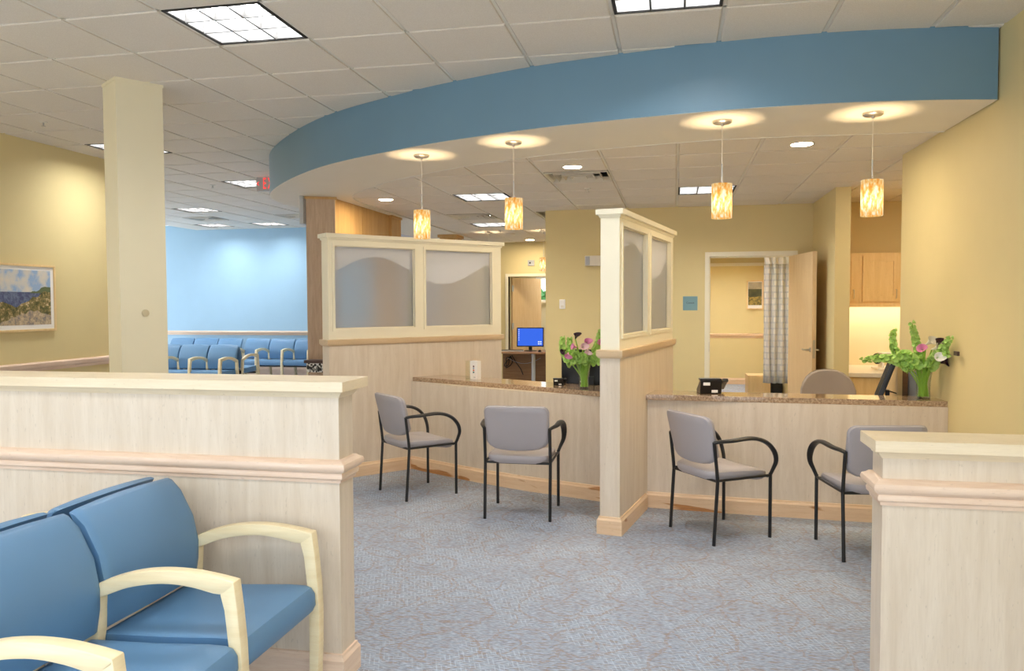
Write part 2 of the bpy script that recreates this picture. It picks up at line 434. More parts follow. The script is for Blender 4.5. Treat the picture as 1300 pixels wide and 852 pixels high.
def curtain_mat():
    m, nt, bs = newmat('grey plaid cubicle curtain')
    tc = N(nt, 'ShaderNodeTexCoord'); mp = N(nt, 'ShaderNodeMapping'); mp.inputs['Scale'].default_value = (1, 1, 1)
    nt.links.new(tc.outputs['UV'], mp.inputs['Vector'])
    br = N(nt, 'ShaderNodeTexBrick'); br.inputs['Scale'].default_value = 1.0
    br.inputs['Color1'].default_value = srgb(234, 230, 220); br.inputs['Color2'].default_value = srgb(208, 206, 200); br.inputs['Mortar'].default_value = srgb(196, 197, 198)
    br.inputs['Mortar Size'].default_value = .012; br.inputs['Brick Width'].default_value = .13; br.inputs['Row Height'].default_value = .085
    nt.links.new(mp.outputs[0], br.inputs['Vector'])
    n = noise(nt, tc.outputs['UV'], 40, 3)
    col = mixc(nt, math_(nt, 'MULTIPLY', n, .5), br.outputs['Color'], srgb(206, 206, 206))
    nt.links.new(col, bs.inputs['Base Color']); bs.inputs['Roughness'].default_value = .9; return m
M['curtain'] = curtain_mat()
def pebble_mat():
    m, nt, bs = newmat('black and white speckle')
    vo = N(nt, 'ShaderNodeTexVoronoi'); vo.inputs['Scale'].default_value = 45; nt.links.new(coords(nt), vo.inputs['Vector'])
    nt.links.new(ramp(nt, vo.outputs['Color'], [(.42, srgb(30, 28, 30)), (.5, srgb(222, 220, 216))]), bs.inputs['Base Color']); return m
M['speckle'] = pebble_mat()

# ------------------------------------------------------------------ main dimensions
H = 3.173; S = 2.743; TG = .6096
GX = lambda i: (i-4.5739)*TG
GY = lambda j: (j+7.4282)*TG
OUTER = [(1.86,5.19),(1.51,5.115),(1.11,5.075),(.88,5.07),(.39,5.09),(0,5.15),(-.37,5.215),(-.99,5.36),(-1.43,5.53),(-1.82,5.69),(-2.2,5.90),(-2.65,6.15),(-3.1,6.48),(-3.6,6.98),(-4.0,7.45),(-4.3,7.87),(-4.5,8.3),(-4.55,8.8),(-4.55,9.6),(-4.55,15.35)]
INNER = [(1.84,6.07),(1.45,6.05),(1.21,6.035),(.63,6.0),(.3,6.01),(0,6.05),(-.22,6.10),(-.57,6.17),(-1.16,6.36),(-1.77,6.65),(-2.36,7.05),(-2.77,7.36),(-3.17,7.80),(-3.42,8.1),(-3.56,8.4),(-3.61,8.7),(-3.62,9.2),(-3.62,10.2),(-3.62,15.35)]
def resample(P, n):
    d = [0]
    for a, b in zip(P, P[1:]): d.append(d[-1]+math.dist(a, b))
    out = []
    for k in range(n):
        t = d[-1]*k/(n-1); i = 0
        while i < len(P)-2 and d[i+1] < t: i += 1
        q = (t-d[i])/(d[i+1]-d[i]); out.append((P[i][0]*(1-q)+P[i+1][0]*q, P[i][1]*(1-q)+P[i+1][1]*q))
    return out
def smooth_path(P, n, it=2):
    for _ in range(it):
        Q = [P[0]]
        for a, b in zip(P, P[1:]):
            Q += [(a[0]*.75+b[0]*.25, a[1]*.75+b[1]*.25), (a[0]*.25+b[0]*.75, a[1]*.25+b[1]*.75)]
        Q.append(P[-1]); P = Q
    return resample(P, n)
def inside(p, poly):
    x, y = p; c = False
    for (x0, y0), (x1, y1) in zip(poly, poly[1:]+poly[:1]):
        if (y0 > y) != (y1 > y) and x < (x1-x0)*(y-y0)/(y1-y0)+x0: c = not c
    return c

# ------------------------------------------------------------------ floor
mb = MB(); mb.box(-11.8, 3.2, -1.2, 17.4, -.1, 0)
struct(mb.build('floor', M['carpet']), 'blue grey loop carpet with brown curls and pale dashes')

# ------------------------------------------------------------------ walls
def wall(name, label, mat, boxes, prisms=()):
    m = MB()
    for b in boxes: m.box(*b)
    for p in prisms: m.prism(*p)
    return struct(m.build(name, mat), label)
wall('wall_right', 'buff yellow wall at the right end of the reception counter', M['yellow'], [], [([(1.815,7.0),(1.97,7.0),(2.228,-1.2),(2.073,-1.2)], 0, H+.1)])
DX0, DX1, DZ = .418, 1.405, 2.127
wall('wall_back', 'yellow wall behind the reception desks with the open doorway', M['yellow'],
     [(-1.64, DX0-.01, 10.12, 10.27, 0, S+.2), (DX0-.01, DX1+.01, 10.12, 10.27, DZ+.01, S+.2), (DX1+.01, 1.70, 10.12, 10.27, 0, S+.2)])
wall('wall_pier', 'narrow yellow wall end beside the open door and kitchen recess', M['yellow'], [(1.635, 1.785, 8.77, 10.12, 0, S+.2)])
wall('wall_kitchen', 'yellow wall behind the wall cabinets with a pale splashback', M['yellow'], [(1.785, 3.1, 10.15, 10.3, 0, S+.2), (2.98, 3.13, 6.9, 10.15, 0, S+.2), (1.97, 3.13, 6.85, 7.0, 0, S+.2)])
wall('wall_left', 'yellow wall with the coast painting and chair rail', M['yellow'], [(-6.32, -6.17, -1.2, 8.25, 0, H+.1), (-11.7, -6.32, 8.1, 8.25, 0, H+.1)])
wall('wall_waiting', 'sky blue wall behind the waiting room chairs', M['skyblue'], [(-11.7, -5.65, 15.35, 15.5, 0, H+.1)])
M['lavender'] = plain('pale lavender paint', srgb(216, 215, 224), .6, var=.012)  # lavender cast of daylight on white drywall, put into the colour
wall('wall_waiting_end', 'pale lavender wall strip beside the sky blue wall, behind the wood pier', M['lavender'], [(-5.65, -3.9, 15.35, 15.5, 0, H+.1)])
wall('wall_corridor', 'olive yellow wall at the far end with a framed door', M['yellow'], [(-4.0, -3.225, 15.3, 15.45, 0, S+.3), (-3.225, -2.26, 15.3, 15.45, 2.09, S+.3), (-2.26, -1.49, 15.3, 15.45, 0, S+.3)])
wall('wall_office', 'yellow return wall hidden behind the back wall', M['yellow'], [(-1.64, -1.49, 10.27, 15.3, 0, S+.2)])
wall('wall_exam', 'yellow walls of the room beyond the open door', M['yellow'], [(.1, .25, 10.27, 15.75, 0, 2.7), (1.66, 1.81, 10.27, 15.75, 0, 2.7), (.25, 1.66, 15.6, 15.75, 0, 2.7), (.25, 1.66, 12.2, 12.35, 2.12, 2.7)])
wall('ceiling_exam', 'plain ceiling of the room beyond the open door', M['white'], [(.1, 1.81, 10.27, 15.75, 2.70, 2.75)])
wall('wall_far_room', 'cream walls of the small room with the window', M['cream_wall'], [(-3.75, -3.6, 15.45, 17.3, 0, 2.7), (-1.75, -1.6, 15.45, 17.3, 0, 2.7), (-3.75, -2.99, 17.1, 17.3, 0, 2.7), (-2.45, -1.6, 17.1, 17.3, 0, 2.7), (-2.99, -2.45, 17.1, 17.3, 0, 1.60), (-2.99, -2.45, 17.1, 17.3, 2.14, 2.7)])
wall('ceiling_far_room', 'plain ceiling of the small room with the window', M['white'], [(-3.75, -1.6, 15.45, 17.3, 2.70, 2.75)])

# column, rotated off the grid
e1 = Vector((.181, .271)); e2 = Vector((-.231, .159)); n0 = Vector((-3.873, 4.955))
cp = [tuple(n0), tuple(n0+e1), tuple(n0+e1+e2), tuple(n0+e2)]
colm = struct(MB().prism(cp, 0, H).build('column', M['column']), 'free standing square buff column behind the long half wall')
cc = n0+(e1+e2)/2
MB().prism([tuple(cc+(Vector(p)-cc)*1.03) for p in cp], H-.03, H-.008).build('top_trim', M['column'], colm)
MB().prism([tuple(cc+(Vector(p)-cc)*1.1) for p in cp], 0, .12).build('baseboard', M['ash_heart'], colm, bevel=.006)

# ------------------------------------------------------------------ soffit with curved fascia
outer = smooth_path(OUTER, 90); inner = smooth_path(INNER, 90)
soff = MB()
# bottom ring
NR = 90
rb = []
vs = []; fs = []
for a, b in zip(outer, inner): vs += [(a[0], a[1], S), (b[0], b[1], S), (a[0], a[1], S+.004), (b[0], b[1], S+.004)]
for k in range(NR-1):
    i = 4*k; j = 4*k+4
    fs += [(i, j, j+1, i+1), (i+2, i+3, j+3, j+2), (i, i+2, j+2, j), (i+1, j+1, j+3, i+3)]
soff.add(vs, fs)
sof = struct(soff.build('ceiling_soffit', M['white']), 'curved white drywall soffit over the reception counter')
fas = MB(); fas.sweep(outer, [(0, S+.001), (0, H), (-.012, H), (-.012, S+.001)], side=-1)
struct(fas.build('trim_fascia', M['teal'], smooth=True), 'sweeping teal blue curved fascia of the soffit')
MB().sweep([(x, y) for x, y in inner], [(0, S-.004), (0, S+.01), (.014, S+.01), (.014, S-.004)], side=-1).build('edge_bead', M['grid'], sof)

# ------------------------------------------------------------------ ceilings of lay-in tiles
def tile_mesh():
    a, b, c = .2965, .2965, .284
    m = MB()
    r = lambda h, z: [(-h, -h, z), (h, -h, z), (h, h, z), (-h, h, z)]
    m.loops([r(a, .012), r(a, .004), r(c+.006, 0), r(c+.006, -.006), r(c, -.008)], cap0=True, cap1=True)
    o = m.build('ceiling_tile', M['tile'], local=True); me = o.data
    bpy.data.objects.remove(o); return me
TILE = tile_mesh()
TV = [tuple(v.co) for v in TILE.vertices]; TF = [tuple(p.vertices) for p in TILE.polygons]
def project(p):
    d = Vector(p)-Vector((0, 0, EYE)); z = d.dot(Vector(F_))
    if z < .2: return None
    return 650+1001.8*d.dot(Vector(R_))/z, 426-1001.8*d.dot(Vector(U_))/z
def tile_field(root, cells, z, cx, cy, skip):
    near = []; rest = []
    for i, j in cells:
        if (i, j) in skip: continue
        x, y = cx(i)+TG/2, cy(j)+TG/2
        ok = any(p and -20 < p[0] < 1320 and -20 < p[1] < 870 for p in (project((x+a, y+b, z)) for a in (-.3, .3) for b in (-.3, .3)))
        (near if ok else rest).append((math.hypot(x, y), x, y))
    near.sort(); rest += near[288:]; near = near[:288]
    for _, x, y in near: inst(TILE, 'ceiling_tile', root, (x-root.location.x, y-root.location.y, z-root.location.z))
    m = MB()
    for _, x, y in rest: m.add(TV, TF, Matrix.Translation((x, y, z)))
    if rest:
        o = m.build('ceiling_tiles_remainder', M['tile'], root); o['kind'] = 'stuff'
def runners(root, segs, z):
    for (x0, y0, x1, y1, w) in segs:
        m = MB()
        if abs(x1-x0) < 1e-6: m.box(x0-w, x0+w, y0, y1, z-.001, z+.014)
        else: m.box(x0, x1, y0-w, y0+w, z-.001, z+.014)
        m.build('grid_runner', M['grid'], root)

TROFF_OUT = [(0,-1),(4,-1),(-5,4),(-5,8),(-9,12),(-9,16),(-11,16),(0,-6),(4,-6),(-5,-1),(-5,-6),(-13,12),(-13,8),(-9,8)]
VENT_OUT = [(-10,14),(-7,14)]
soff_poly = OUTER+[(3.3,15.35),(3.3,5.19)]
big = MB().box(-11.7, 2.3, -1.25, 15.4, H+.11, H+.16)
ceil_hi = struct(big.build('ceiling', M['white']), 'high suspended ceiling of white lay-in tiles over the waiting area')
cells = []
for i in range(-12+0-7+7, 8):
    for j in range(-9, 18):
        x, y = GX(i)+TG/2, GY(j)+TG/2
        if x > 2.15 or x < -11.6 or y > 15.4: continue
        if x < -6.5 and y < 8.0: continue
        if all(inside((x+a, y+b), soff_poly) for a in (-.3, .3) for b in (-.3, .3)): continue
        cells.append((i, j))
tile_field(ceil_hi, cells, H, GX, GY, set(TROFF_OUT) | set(VENT_OUT))
def clip_lines(cells, cx, cy):
    cs = set(cells); segs = []
    xs = sorted({i for i, _ in cs} | {i+1 for i, _ in cs}); ys = sorted({j for _, j in cs} | {j+1 for _, j in cs})
    for i in xs:
        js = sorted({j for j in range(min(ys), max(ys)+1) if (i, j) in cs or (i-1, j) in cs})
        if js: segs.append((cx(i), cy(js[0]), cx(i), cy(js[-1]+1), .0085))
    for j in ys:
        is_ = sorted({i for i in range(min(xs), max(xs)+1) if (i, j) in cs or (i, j-1) in cs})
        if is_: segs.append((cx(is_[0]), cy(j), cx(is_[-1]+1), cy(j), .0085))
    return segs
runners(ceil_hi, clip_lines(cells, GX, GY), H)

LX = lambda i: .02+i*TG
LY = lambda j: 8.42+j*TG
TROFF_IN = [(-4,0),(0,0),(-5,5)]
VENT_IN = [(-2,-2),(-5,3)]
in_poly = INNER+[(3.1,15.35),(3.1,6.07)]
lo = MB().box(-3.7, 3.1, 5.95, 15.35, S+.125, S+.16)
lo = MB().prism([(x, y) for x, y in INNER]+[(-1.5,15.35),(-1.5,10.2),(3.1,10.2),(3.1,6.9),(1.9,6.9)], S+.125, S+.16)
ceil_lo = struct(lo.build('ceiling', M['white']), 'low suspended ceiling of white lay-in tiles behind the soffit')
cells2 = []
for i in range(-7, 6):
    for j in range(-5, 12):
        x, y = LX(i)+TG/2, LY(j)+TG/2
        if x > -1.55 and y > 10.3: continue
        if x > 1.9 and y < 6.75: continue
        if y > 15.2: continue
        if not any(inside((x+a, y+b), in_poly) for a in (-.3, .3) for b in (-.3, .3)): continue
        cells2.append((i, j))
tile_field(ceil_lo, cells2, S+.016, LX, LY, set(TROFF_IN) | set(VENT_IN))
runners(ceil_lo, clip_lines(cells2, LX, LY), S+.016)

# ------------------------------------------------------------------ ceiling fixtures
def troffer(x0, y0, z, label, group):
    x1, y1 = x0+TG, y0+TG; e = .012
    t = thing('troffer_light', label, 'ceiling light', ((x0+x1)/2, (y0+y1)/2, z), group=group)
    m = MB(); w = .018
    for b in ((x0+e, x1-e, y0+e, y0+e+w), (x0+e, x1-e, y1-e-w, y1-e), (x0+e, x0+e+w, y0+e+w, y1-e-w), (x1-e-w, x1-e, y0+e+w, y1-e-w)):
        m.box(b[0], b[1], b[2], b[3], z-.005, z+.002)
    m.build('frame', M['dark'], t)
    m = MB(); k = e+w
    for b in ((x0+k-.006, x0+k, y0+k, y1-k), (x1-k, x1-k+.006, y0+k, y1-k), (x0+k, x1-k, y0+k-.006, y0+k), (x0+k, x1-k, y1-k, y1-k+.006)):
        m.box(b[0], b[1], b[2], b[3], z-.004, z+.098)
    m.build('housing', M['louver'], t)
    MB().box(x0+k, x1-k, y0+k, y1-k, z+.090, z+.096).build('lamp_panel', M['lamp_panel'], t)
    L = x1-x0-2*k
    for a in (1, 2):
        MB().box(x0+k+L*a/3-.006, x0+k+L*a/3+.006, y0+k, y1-k, z-.002, z+.055).build('louver_blade', M['louver'], t)
        MB().box(x0+k, x1-k, y0+k+L*a/3-.006, y0+k+L*a/3+.006, z-.002, z+.055).build('louver_blade', M['louver'], t)
    return t
OUT_LABELS = {(0,-1): 'large square troffer light left of the fascia nearest the column', (4,-1): 'square troffer light cut by the top edge above the fascia',
  (-5,4): 'troffer light half hidden behind the buff column', (-5,8): 'troffer light beside the red exit sign', (-9,12): 'troffer light right of the column in the waiting room, first from the exit sign',
  (-9,16): 'troffer light close to the blue wall beside the wood pier', (-11,16): 'troffer light close to the blue wall beside the column'}
for (i, j) in TROFF_OUT:
    troffer(GX(i), GY(j), H, OUT_LABELS.get((i, j), 'square ceiling troffer light outside the pictured part of the room'), 'troffer lights in the high ceiling')  # cells without their own label are unseen lamps added for more light
for (i, j), l in zip(TROFF_IN, ('troffer light in the low ceiling between the two left pendants', 'troffer light in the low ceiling behind the third pendant', 'far troffer light in the low ceiling beyond the two vents')):
    troffer(LX(i), LY(j), S+.016, l, 'troffer lights in the low ceiling')

def vent(x0, y0, z, label):
    t = thing('ceiling_vent', label, 'vent', (x0+TG/2, y0+TG/2, z), group='ceiling air vents')
    cx, cy = x0+TG/2, y0+TG/2
    MB().box(x0+.01, x0+TG-.01, y0+.01, y0+TG-.01, z+.06, z+.066).build('backing', M['dark'], t)
    for k, h in enumerate((.296, .222, .150, .078)):
        r = lambda q, zz: [(cx-q, cy-q, zz), (cx+q, cy-q, zz), (cx+q, cy+q, zz), (cx-q, cy+q, zz)]
        MB().loops([r(h, z-.012), r(h-.016, z+.004), r(h-.030, z+.030), r(h-.034, z+.028), r(h-.022, z+.000), r(h-.006, z-.018), r(h, z-.012)], cap0=False, cap1=False).build('vane', M['ventmetal'], t)
    return t
vent(GX(-10), GY(14), H, 'air vent beside the column near the blue wall'); vent(GX(-7), GY(14), H, 'air vent beside the wood pier near the blue wall')
vent(LX(-2), LY(-2), S+.016, 'square louvred air vent behind the bright downlight, nearest vent'); vent(LX(-5), LY(3), S+.016, 'square louvred air vent behind the two left pendants')

def downlight(x, y, label):
    z = S+.008
    t = thing('recessed_downlight', label, 'downlight', (x, y, z), group='recessed downlights')
    MB().lathe([(.092, z-.004), (.092, z), (.078, z+.004), (.074, z-.001), (.080, z-.007), (.092, z-.004)], 24, Matrix.Translation((x, y, 0)), cap0=False, cap1=False).build('trim_ring', M['grid'], t, smooth=True)
    MB().lathe([(.077, z-.004), (.077, z-.002)], 24, Matrix.Translation((x, y, 0))).build('lamp', M['can_lamp'], t)
downlight(-3.238, 8.596, 'round downlight near the wood pier'); downlight(-.882, 6.936, 'round downlight in front of the nearest vent')
downlight(.936, 6.336, 'round downlight between the two right pendants'); downlight(-2.663, 14.6, 'small far downlight before the corridor door')

downlight(2.72, 8.3, 'downlight of the cabinet recess, hidden by the right wall')  # unseen lamp added to brighten the wall above the cabinets
def pendant(x, y, label, drop=.42):
    t = thing('pendant_lamp', label, 'pendant lamp', (x, y, S), group='amber glass pendants over the counter')
    X = Matrix.Translation((x, y, 0))
    MB().lathe([(.062, S), (.062, S-.012), (.052, S-.019), (.012, S-.022), (.008, S-.034)], 28, X).build('canopy', M['nickel'], t, smooth=True)
    zt = S-drop; zb = zt-.225; r = .0665
    MB().tube([(x, y, S-.03), (x, y, zt+.12)], .0022, 6).build('cord', M['plastic'], t)
    MB().tube([(x, y, zt+.13), (x, y, zt-.03)], [.0045, .0055], 8).build('stem', M['steel'], t)
    sh = MB().lathe([(r, -.1125), (r, .1125), (r-.004, .1125), (r-.004, -.1125), (r, -.1125)], 28, cap0=False, cap1=False)
    o = sh.build('lamp_shade', M['shade'], t, smooth=True, local=True); o.location = (0, 0, (zt+zb)/2-S)
    MB().lathe([(.004, -.03), (.02, -.02), (.024, 0), (.016, .02), (.008, .04), (.003, .05)], 12, Matrix.Translation((x, y, zb+.045))).build('bulb', M['bulb'], t, smooth=True)
    ld = bpy.data.lights.new('pendant_bulb_light', 'POINT'); ld.energy = PENDANT_W; ld.color = (1, .74, .43); ld.shadow_soft_size = .03
    lo_ = bpy.data.objects.new('pendant_bulb_light', ld); COL.objects.link(lo_); lo_.parent = t; lo_.location = (0, 0, zb+.055-S)
pendant(-1.99, 6.09, 'amber glass pendant lamp farthest along the fascia, over the first chair', .44)
pendant(-1.167, 5.741, 'amber glass pendant lamp above the second grey chair', .415)
pendant(.30, 5.391, 'amber glass pendant lamp over the wall sign, third of four', .41)
pendant(1.218, 5.377, 'amber glass pendant lamp nearest the right hand yellow wall', .42)
pendant(-2.11, 12.82, 'small far amber pendant half hidden by the yellow back wall', .43)
pendant(-3.05, 12.9, 'far amber pendant whose shade is hidden by the frosted screen', .43)

def sprinkler(x, y, z, label):
    t = thing('sprinkler_head', label, 'sprinkler', (x, y, z), group='ceiling sprinklers')
    X = Matrix.Translation((x, y, z))
    MB().lathe([(.035, -.001), (.033, -.006), (.014, -.008)], 16, X).build('escutcheon', M['grid'], t)
    MB().lathe([(.007, -.006), (.006, -.035), (.018, -.037), (.018, -.040)], 10, X).build('deflector', M['nickel'], t)
sprinkler(-5.436, 6.024, H-.008, 'sprinkler head in the high ceiling before the yellow wall'); sprinkler(-6.086, 9.642, H-.008, 'sprinkler head in the high ceiling near the exit sign')
sprinkler(-.893, 8.257, S+.008, 'sprinkler head behind the nearest vent'); sprinkler(-2.76, 12.473, S+.008, 'sprinkler head beyond the far troffer light')
t = thing('smoke_detector', 'round white smoke detector in the far low ceiling', 'smoke detector', (-2.74, 13.2, S+.008))
MB().lathe([(.08, S+.006), (.08, S-.02), (.05, S-.04), (.02, S-.045)], 20, Matrix.Translation((-2.74, 13.2, 0))).build('casing', M['plastic'], t, smooth=True)

# exit sign
t = thing('exit_sign', 'exit sign with red letters and arrow hanging from the ceiling', 'exit sign', (-5.03, 9.2, 2.99))
MB().box(-5.195, -4.82, 9.2, 9.245, 2.99, 3.165).build('housing', M['steel'], t, bevel=.004)
MB().box(-5.07, -4.99, 9.2, 9.24, 3.165, H-.008).build('mount', M['steel'], t)
e_ = lbl_text(t, 'EXIT', .200, (.055, -.004, .0875), (PI/2, 0, 0), M['red_led'], sp=1.5); e_.scale = (.46, 1, 1)
a_ = lbl_text(t, '<', .11, (-.140, -.004, .0875), (PI/2, 0, 0), M['red_led'], 'arrow'); a_.scale = (.55, 1, 1)

# narrow box beside pier
tag(MB().box(-4.03, -3.985, 8.04, 8.3, 2.435, 2.742).build('speaker_box', M['steel'], bevel=.004), 'narrow pale grey box under the soffit beside the wood pier', 'wall box')

# ------------------------------------------------------------------ trims: chair rails and baseboards on the room walls
RAIL = [(0, -.045), (.012, -.045), (.014, -.02), (.024, -.012), (.03, .008), (.03, .03), (.02, .042), (.008, .045), (0, .045)]
BASE = [(0, 0), (.018, 0), (.018, .095), (.010, .108), (.008, .118), (0, .12)]
def raise_(p, z): return [(o, q+z) for o, q in p]
struct(MB().sweep([(-6.17, -1.2), (-6.17, 8.25)], raise_(RAIL, .95)).build('trim_1', M['ash'], smooth=True), 'wooden chair rail on the yellow wall under the painting')
struct(MB().sweep([(-6.17, -1.2), (-6.17, 8.25)], BASE).build('baseboard_left', M['ash_heart']), 'wooden baseboard of the yellow wall with the painting')
struct(MB().sweep([(-11.6, 15.35), (-4.0, 15.35)], raise_(RAIL, .955)).build('trim_2', M['ash'], smooth=True), 'wooden chair rail on the sky blue wall')
struct(MB().sweep([(-11.6, 15.35), (-4.0, 15.35)], [(o, z*2.0) for o, z in BASE]).build('baseboard_waiting', M['ash']), 'wooden baseboard of the sky blue wall')
struct(MB().sweep([(.25, 15.6), (1.66, 15.6), (1.66, 10.3)], raise_(RAIL, .93)).build('trim_3', M['ash_heart'], smooth=True), 'wooden chair rail in the room beyond the open door')
struct(MB().sweep([(.25, 15.6), (1.66, 15.6), (1.66, 10.3)], BASE).build('baseboard_exam', M['ash_heart']), 'wooden baseboard in the room beyond the open door')
struct(MB().sweep([(2.073, -1.2), (1.94, 3.0)], BASE, side=-1).build('baseboard_right', M['ash_heart']), 'wooden baseboard of the right wall')
struct(MB().box(.25, 1.66, 12.18, 12.2, 2.10, 2.145).build('trim_4', M['trimwhite']), 'cream head trim of the inner opening beyond the door')

# ------------------------------------------------------------------ half walls
def half_wall(label, x0, x1, y0, y1, ztop, ends, cy0, cy1):
    """panel y0..y1 with cap cy0..cy1; ends: which x ends are free"""
    t = thing('half_wall', label, 'half wall', ((x0+x1)/2, (y0+y1)/2, 0))
    MB().box(x0, x1, y0, y1, 0, ztop-.042).build('panel', M['maple'], t)
    lo_, hi = (x0-.035 if 'l' in ends else x0), (x1+.035 if 'r' in ends else x1)
    MB().box(lo_, hi, cy0, cy1, ztop-.042, ztop).build('cap', M['maple_h'], t, bevel=.0025)
    if 'r' in ends: path = [(x0, y0), (x1, y0), (x1, y1), (x0, y1)]; sd = 1
    else: path = [(x1, y0), (x0, y0), (x0, y1), (x1, y1)]; sd = -1
    MB().sweep(path, [(0, ztop-.068), (.004, ztop-.068), (.008, ztop-.06), (.016, ztop-.052), (.02, ztop-.042), (0, ztop-.042)], sd).build('bed_moulding', M['maple_h'], t, smooth=True)
    prof = [(0, .826), (.008, .826), (.010, .838), (.018, .845), (.020, .858), (.016, .866), (.024, .872), (.034, .882), (.037, .894), (.033, .906), (.02, .913), (.012, .920), (0, .921)]
    MB().sweep(path, prof, sd).build('chair_rail', M['ash'], t, smooth=True)
    MB().sweep(path, BASE, sd).build('baseboard', M['ash'], t)
    return t
half_wall('long pale maple half wall behind the blue bench', -4.6, -1.33, 2.97, 3.107, 1.241, 'r', 2.93, 3.2)
half_wall('low pale maple half wall joining the right wall', .731, 1.95, 3.01, 3.155, 1.063, 'l', 2.97, 3.205)

# ------------------------------------------------------------------ glazed screens
def screen(label, P0, ang, L, th, panes, base_paths, ztop=2.175):
    """local x runs along the screen from P0, local y is the back; the visible face is y=0"""
    t = thing('glazed_partition', label, 'partition', (P0[0], P0[1], 0), ang)
    b = lambda m, n, mat, **k: m.build(n, mat, t, local=True, **k)
    b(MB().box(0, L, 0, th, 0, 1.195), 'panel', M['maple'])
    o = .022
    prof = [(0, 1.185), (.006, 1.185), (.014, 1.192), (o, 1.204), (o, 1.238), (o-.004, 1.242), (0, 1.242)]
    loop = [(L/2, 0), (0, 0), (0, th), (L, th), (L, 0), (L/2, 0)]
    m = MB().sweep(loop, prof, -1); m.box(0, L, 0, th, 1.20, 1.2415)
    b(m, 'ledge', M['maple_warm2'] if 'maple_warm2' in M else M['maple_h'], smooth=True)
    z0, z1 = 1.242, ztop-.045; g0, g1 = 1.332, ztop-.10
    m = MB(); y0, y1 = .004, th-.004
    m.box(0, L, y0, y1, z0, g0).box(0, L, y0, y1, g1, z1)
    xs = [0]+[q for p in panes for q in p]+[L]
    for k in range(0, len(xs), 2): m.box(xs[k], xs[k+1], y0, y1, g0, g1)
    b(m, 'frame', M['trimwhite'])
    for s0, s1 in panes:
        m = MB(); w = .022
        for yy0, yy1 in ((y0-.008, y0+.012), (y1-.012, y1+.008)):
            m.box(s0-w*.8, s1+w*.8, yy0, yy1, g0-w*.8, g0+w*.25).box(s0-w*.8, s1+w*.8, yy0, yy1, g1-w*.25, g1+w*.8)
            m.box(s0-w*.8, s0+w*.25, yy0, yy1, g0+w*.25, g1-w*.25).box(s1-w*.25, s1+w*.8, yy0, yy1, g0+w*.25, g1-w*.25)
        w = .012
        for yy0, yy1 in ((y0+.012, .0335), (.0425, .06)):
            m.box(s0, s1, yy0, yy1, g0, g0+w).box(s0, s1, yy0, yy1, g1-w, g1).box(s0, s0+w, yy0, yy1, g0+w, g1-w).box(s1-w, s1, yy0, yy1, g0+w, g1-w)
        b(m, 'glazing_bead', M['trimwhite'])
        b(MB().box(s0, s1, .034, .042, g0, g1), 'glass_pane', M['frosted'])
    c = .025
    m = MB().box(-c, L+c, -c, th+c, ztop-.036, ztop)
    b(m, 'cap', M['trimwhite'], bevel=.002)
    b(MB().sweep([(L/2, y0), (0, y0), (0, y1), (L, y1), (L, y0), (L/2, y0)], [(0, ztop-.056), (.005, ztop-.056), (.010, ztop-.046), (.011, ztop-.036), (0, ztop-.036)], -1), 'crown', M['trimwhite'], smooth=True)
    for p in base_paths: b(MB().sweep(p, BASE, -1), 'baseboard', M['ash_heart'])
    return t
M['maple_warm2'] = wood('maple ledge', srgb(206, 178, 140), srgb(222, 196, 160), .4, axis='h')
dL = Vector((.657, .754)).normalized(); nL = Vector((dL.y, -dL.x))
PL = Vector((-2.826, 6.582))-nL*.018+dL*(-.195)
AL = math.atan2(dL.y, dL.x); LL = 1.88; TL = .14
screen('wood and frosted glass screen at the far end of the counter', PL, AL, LL, TL, [(.055, .875), (.985, 1.77)], [[(.80, 0), (0, 0), (0, TL), (LL, TL)]])
dM = Vector((.19, .982)).normalized(); nM = Vector((dM.y, -dM.x))
LM = 1.80; TM = .137
PM = Vector((-.354, 5.255))
# local x must run so that the visible right face is y=0: run toward the camera
AM = math.atan2(dM.y, dM.x)
screen('wood and frosted glass screen between the two counters', PM, AM, LM, TM, [(.075, .80), (.92, 1.68)], [[(.75, 0), (0, 0), (0, TM), (.85, TM)]])

# ------------------------------------------------------------------ reception counters
def offset(path, d):
    P = [Vector(p) for p in path]; out = []
    for i, p in enumerate(P):
        a = (P[min(i+1, len(P)-1)]-P[max(i-1, 0)]).normalized(); out.append((p.x+a.y*d, p.y-a.x*d))
    return out
def clip(poly, planes):
    for (px, py, nx, ny) in planes:                       # keep the side the normal points to
        out = []
        for a, b_ in zip(poly, poly[1:]+poly[:1]):
            da = (a[0]-px)*nx+(a[1]-py)*ny; db = (b_[0]-px)*nx+(b_[1]-py)*ny
            if da >= 0: out.append(a)
            if (da >= 0) != (db >= 0):
                q = da/(da-db); out.append((a[0]+(b_[0]-a[0])*q, a[1]+(b_[1]-a[1])*q))
        poly = out
    return poly
def counter(label_b, label_t, base, front, back_d, desk_d, planes):
    base = resample(base, 14); pf = offset(base, -.018)
    t = thing('reception_desk', label_b, 'reception desk', (pf[7][0], pf[7][1], 0))
    MB().prism(clip(pf+offset(base, -.10)[::-1], planes), 0, .826).build('front_panel', M['maple'], t)
    k0, k1 = pf[0], pf[-1]
    MB().sweep([(k0[0]*.97+pf[1][0]*.03, k0[1]*.97+pf[1][1]*.03)]+pf[1:-1]+[(k1[0]*.8+pf[-2][0]*.2, k1[1]*.8+pf[-2][1]*.2)], BASE, 1).build('baseboard', M['ash_heart'], t)
    MB().prism(clip(offset(base, -.10)+offset(base, -desk_d)[::-1], planes), .70, .735).build('work_surface', M['maple_h'], t)
    fr = resample(front, 16)
    tag(MB().prism(clip(fr+offset(fr, -back_d)[::-1], planes), .826, .866).build('stone_countertop', M['stone'], bevel=.003), label_t, 'countertop')
